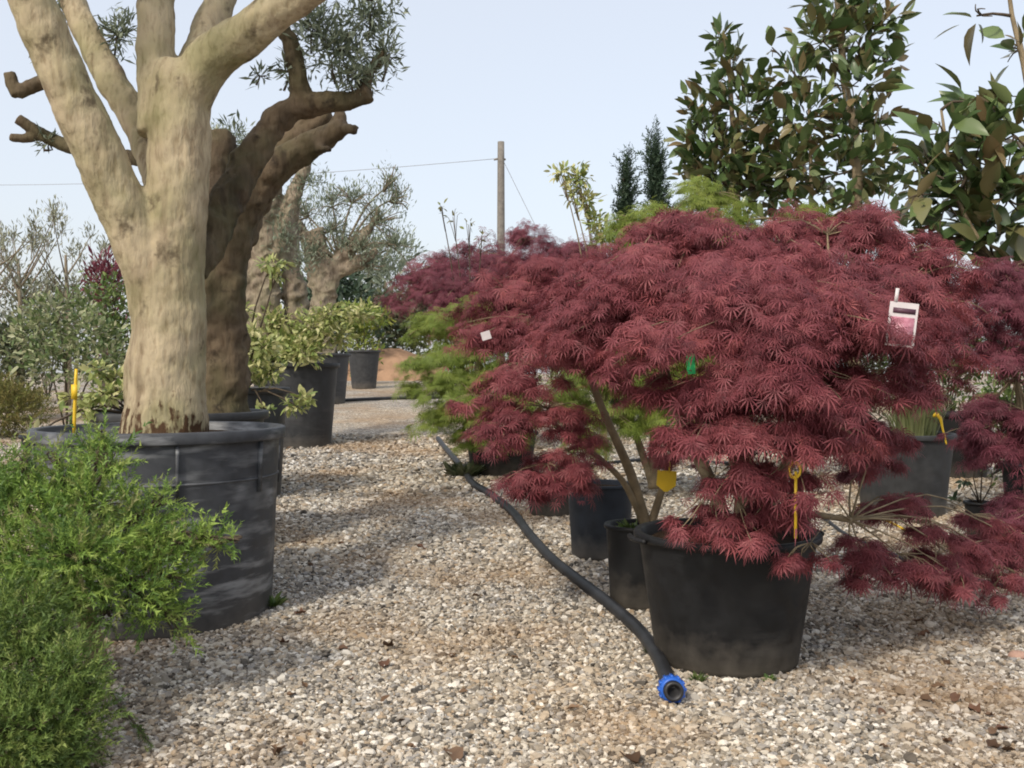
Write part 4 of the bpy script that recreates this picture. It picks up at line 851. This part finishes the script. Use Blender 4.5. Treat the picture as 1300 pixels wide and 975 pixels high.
# ------------------------------------------------------------------ dead leaves and stones on the gravel
def leafmesh(seed):
    r = np.random.default_rng(seed); V, T = tpl_oval(.55, .4, -.1, 5); V = V.copy(); V[:, 2] += r.normal(0, .07, len(V)) + .25 * (V[:, 0] - .5) ** 2; V[:, 1] *= r.uniform(.8, 1.2); V[:, 2] -= V[:, 2].min()
    return mesh_np('dead_leaf', V, T, M['dead'], smooth=True)
DL = [leafmesh(k) for k in range(5)]
big = [(490, 845, .085, 'curled brown dead leaf lying alone in the middle of the path'), (792, 963, .12, 'large pale brown dead leaf on gravel below the hose coupling'), (585, 972, .10, 'dark reddish-brown dead leaf lying flat on bare gravel'),
       (1205, 765, .13, 'upright grey-brown dead leaf on gravel below the thin hose'), (1187, 712, .11, 'orange dead leaf beside the thin hose')]
for k, (x, y, s, lb) in enumerate(big):
    o = obj('dead_leaf', DL[k], None, gnd(x, y) + Vector((0, 0, .012))); o.scale = (s, s, s); o.rotation_euler = (rng.uniform(-.2, .2), rng.uniform(-.3, .1), rng.uniform(0, 6.28)); tag(o, lb, 'leaf')
bpy.data.objects['dead_leaf.003'].rotation_euler = (.2, -1.0, 2.2)
k = 0
while k < 60:
    x, y = (rng.uniform(340, 800), rng.uniform(560, 970)) if k < 38 else (rng.uniform(1040, 1300), rng.uniform(740, 960))
    if k < 24: x = 330 + (y - 560) * -.1 + abs(rng.normal(0, 110))
    if x < 300 or (640 < x < 840 and y < 820): continue
    g3 = gnd(x, y); s = rng.uniform(.03, .075)
    o = obj('dead_leaf', DL[k % 5], None, g3 + Vector((0, 0, .014))); o.scale = (s, s, s); o.rotation_euler = (rng.uniform(-.3, .3), rng.uniform(-.3, .3), rng.uniform(0, 6.28))
    tag(o, 'small dry brown leaf scrap lying on the gravel', 'leaf', 'leaf scraps on the gravel'); k += 1
def stone(label, p, s, mat, seed):
    r = np.random.default_rng(seed); a = np.linspace(0, 2 * np.pi, 10, endpoint=False); V = []
    for z, f in ((0, .85), (.35, 1), (.8, .8), (1, .45)): V += [(math.cos(q) * f * r.uniform(.85, 1.1), math.sin(q) * f * r.uniform(.85, 1.1) * .7, z * .7) for q in a]
    V.append((0, 0, .72)); T = []
    for k in range(3):
        for i in range(10): j = (i + 1) % 10; T += [(k * 10 + i, k * 10 + j, k * 10 + 10 + j), (k * 10 + i, k * 10 + 10 + j, k * 10 + 10 + i)]
    T += [(30 + i, 30 + (i + 1) % 10, 40) for i in range(10)]
    o = obj('stone', mesh_np('stone', np.array(V) * s, T, M[mat], smooth=True), None, p); tag(o, label, 'stone')
stone('flat pinkish stone lying on the gravel', gnd(1292, 836), .045, 'pinkstone', 1)
stone('small dark stone touching the pinkish one', gnd(1276, 836), .018, 'bark_dark', 2)

# ------------------------------------------------------------------ pole and wires, earth mound
pd = 42.0; pb = at(636, 420, pd); top = at(636, 180, pd).z
up_ = thing('utility_pole', 'weathered grey utility pole rising behind the maples', 'pole', (pb.x, pd, float(gz(pd))))
top -= float(gz(pd))
obj('shaft', mesh_np('shaft', *tube([(0, 0, 0), (0, 0, top * .5), (0, 0, top)], [.19, .17, .14], 14, 1.0), M['pole'], smooth=True), up_)
obj('insulator', mesh_np('insulator', *tube([(-.3, 0, top - .75), (0, 0, top - .7), (.2, 0, top - .75)], [.04, .05, .04], 8, .2), M['pole'], smooth=True), up_)
def wire(label, a_, b_, sag, rad=.012):
    a_, b_ = Vector(a_), Vector(b_); P = [a_.lerp(b_, f) + Vector((0, 0, -sag * 4 * f * (1 - f))) for f in np.linspace(0, 1, 9)]
    r = thing('wire', label, 'wire', tuple(a_)); MB().add(*tube([tuple(p) for p in P], [rad] * 9, 5, 4)).build('cable', M['wire'], r)
wire('overhead wire strung from the utility pole towards the olives', (pb.x - .1, pd, top + float(gz(pd)) - .7), tuple(at(-200, 232, 55)), .5)
wire('slanting stay wire anchoring the utility pole', (pb.x + .1, pd, top + float(gz(pd)) - .8), tuple(at(722, 372, pd)), 0)
c = gnd(492, 478); r = np.array([(math.cos(a), math.sin(a)) for a in np.linspace(0, 6.283, 24, endpoint=False)])
V = []; 
for f, z in ((1, -.02), (.8, .35), (.5, .75), (.2, 1.0)): V += [(x * f * 2.2 * rng.uniform(.9, 1.1), y * f * 1.4, z * .95 * rng.uniform(.85, 1.1) if z > 0 else z) for x, y in r]
V.append((0, 0, 1.0)); T = [tt for k in range(3) for i in range(24) for tt in ((k * 24 + i, k * 24 + (i + 1) % 24, k * 24 + 24 + (i + 1) % 24), (k * 24 + i, k * 24 + 24 + (i + 1) % 24, k * 24 + 24 + i))] + [(72 + i, 72 + (i + 1) % 24, 96) for i in range(24)]
em = obj('earth_mound', mesh_np('earth_mound', V, T, M['earth'], smooth=True), None, (at(492, 478, 31).x, 31, float(gz(31)))); tag(em, 'brown earth heap behind the farthest pot', 'earth heap')
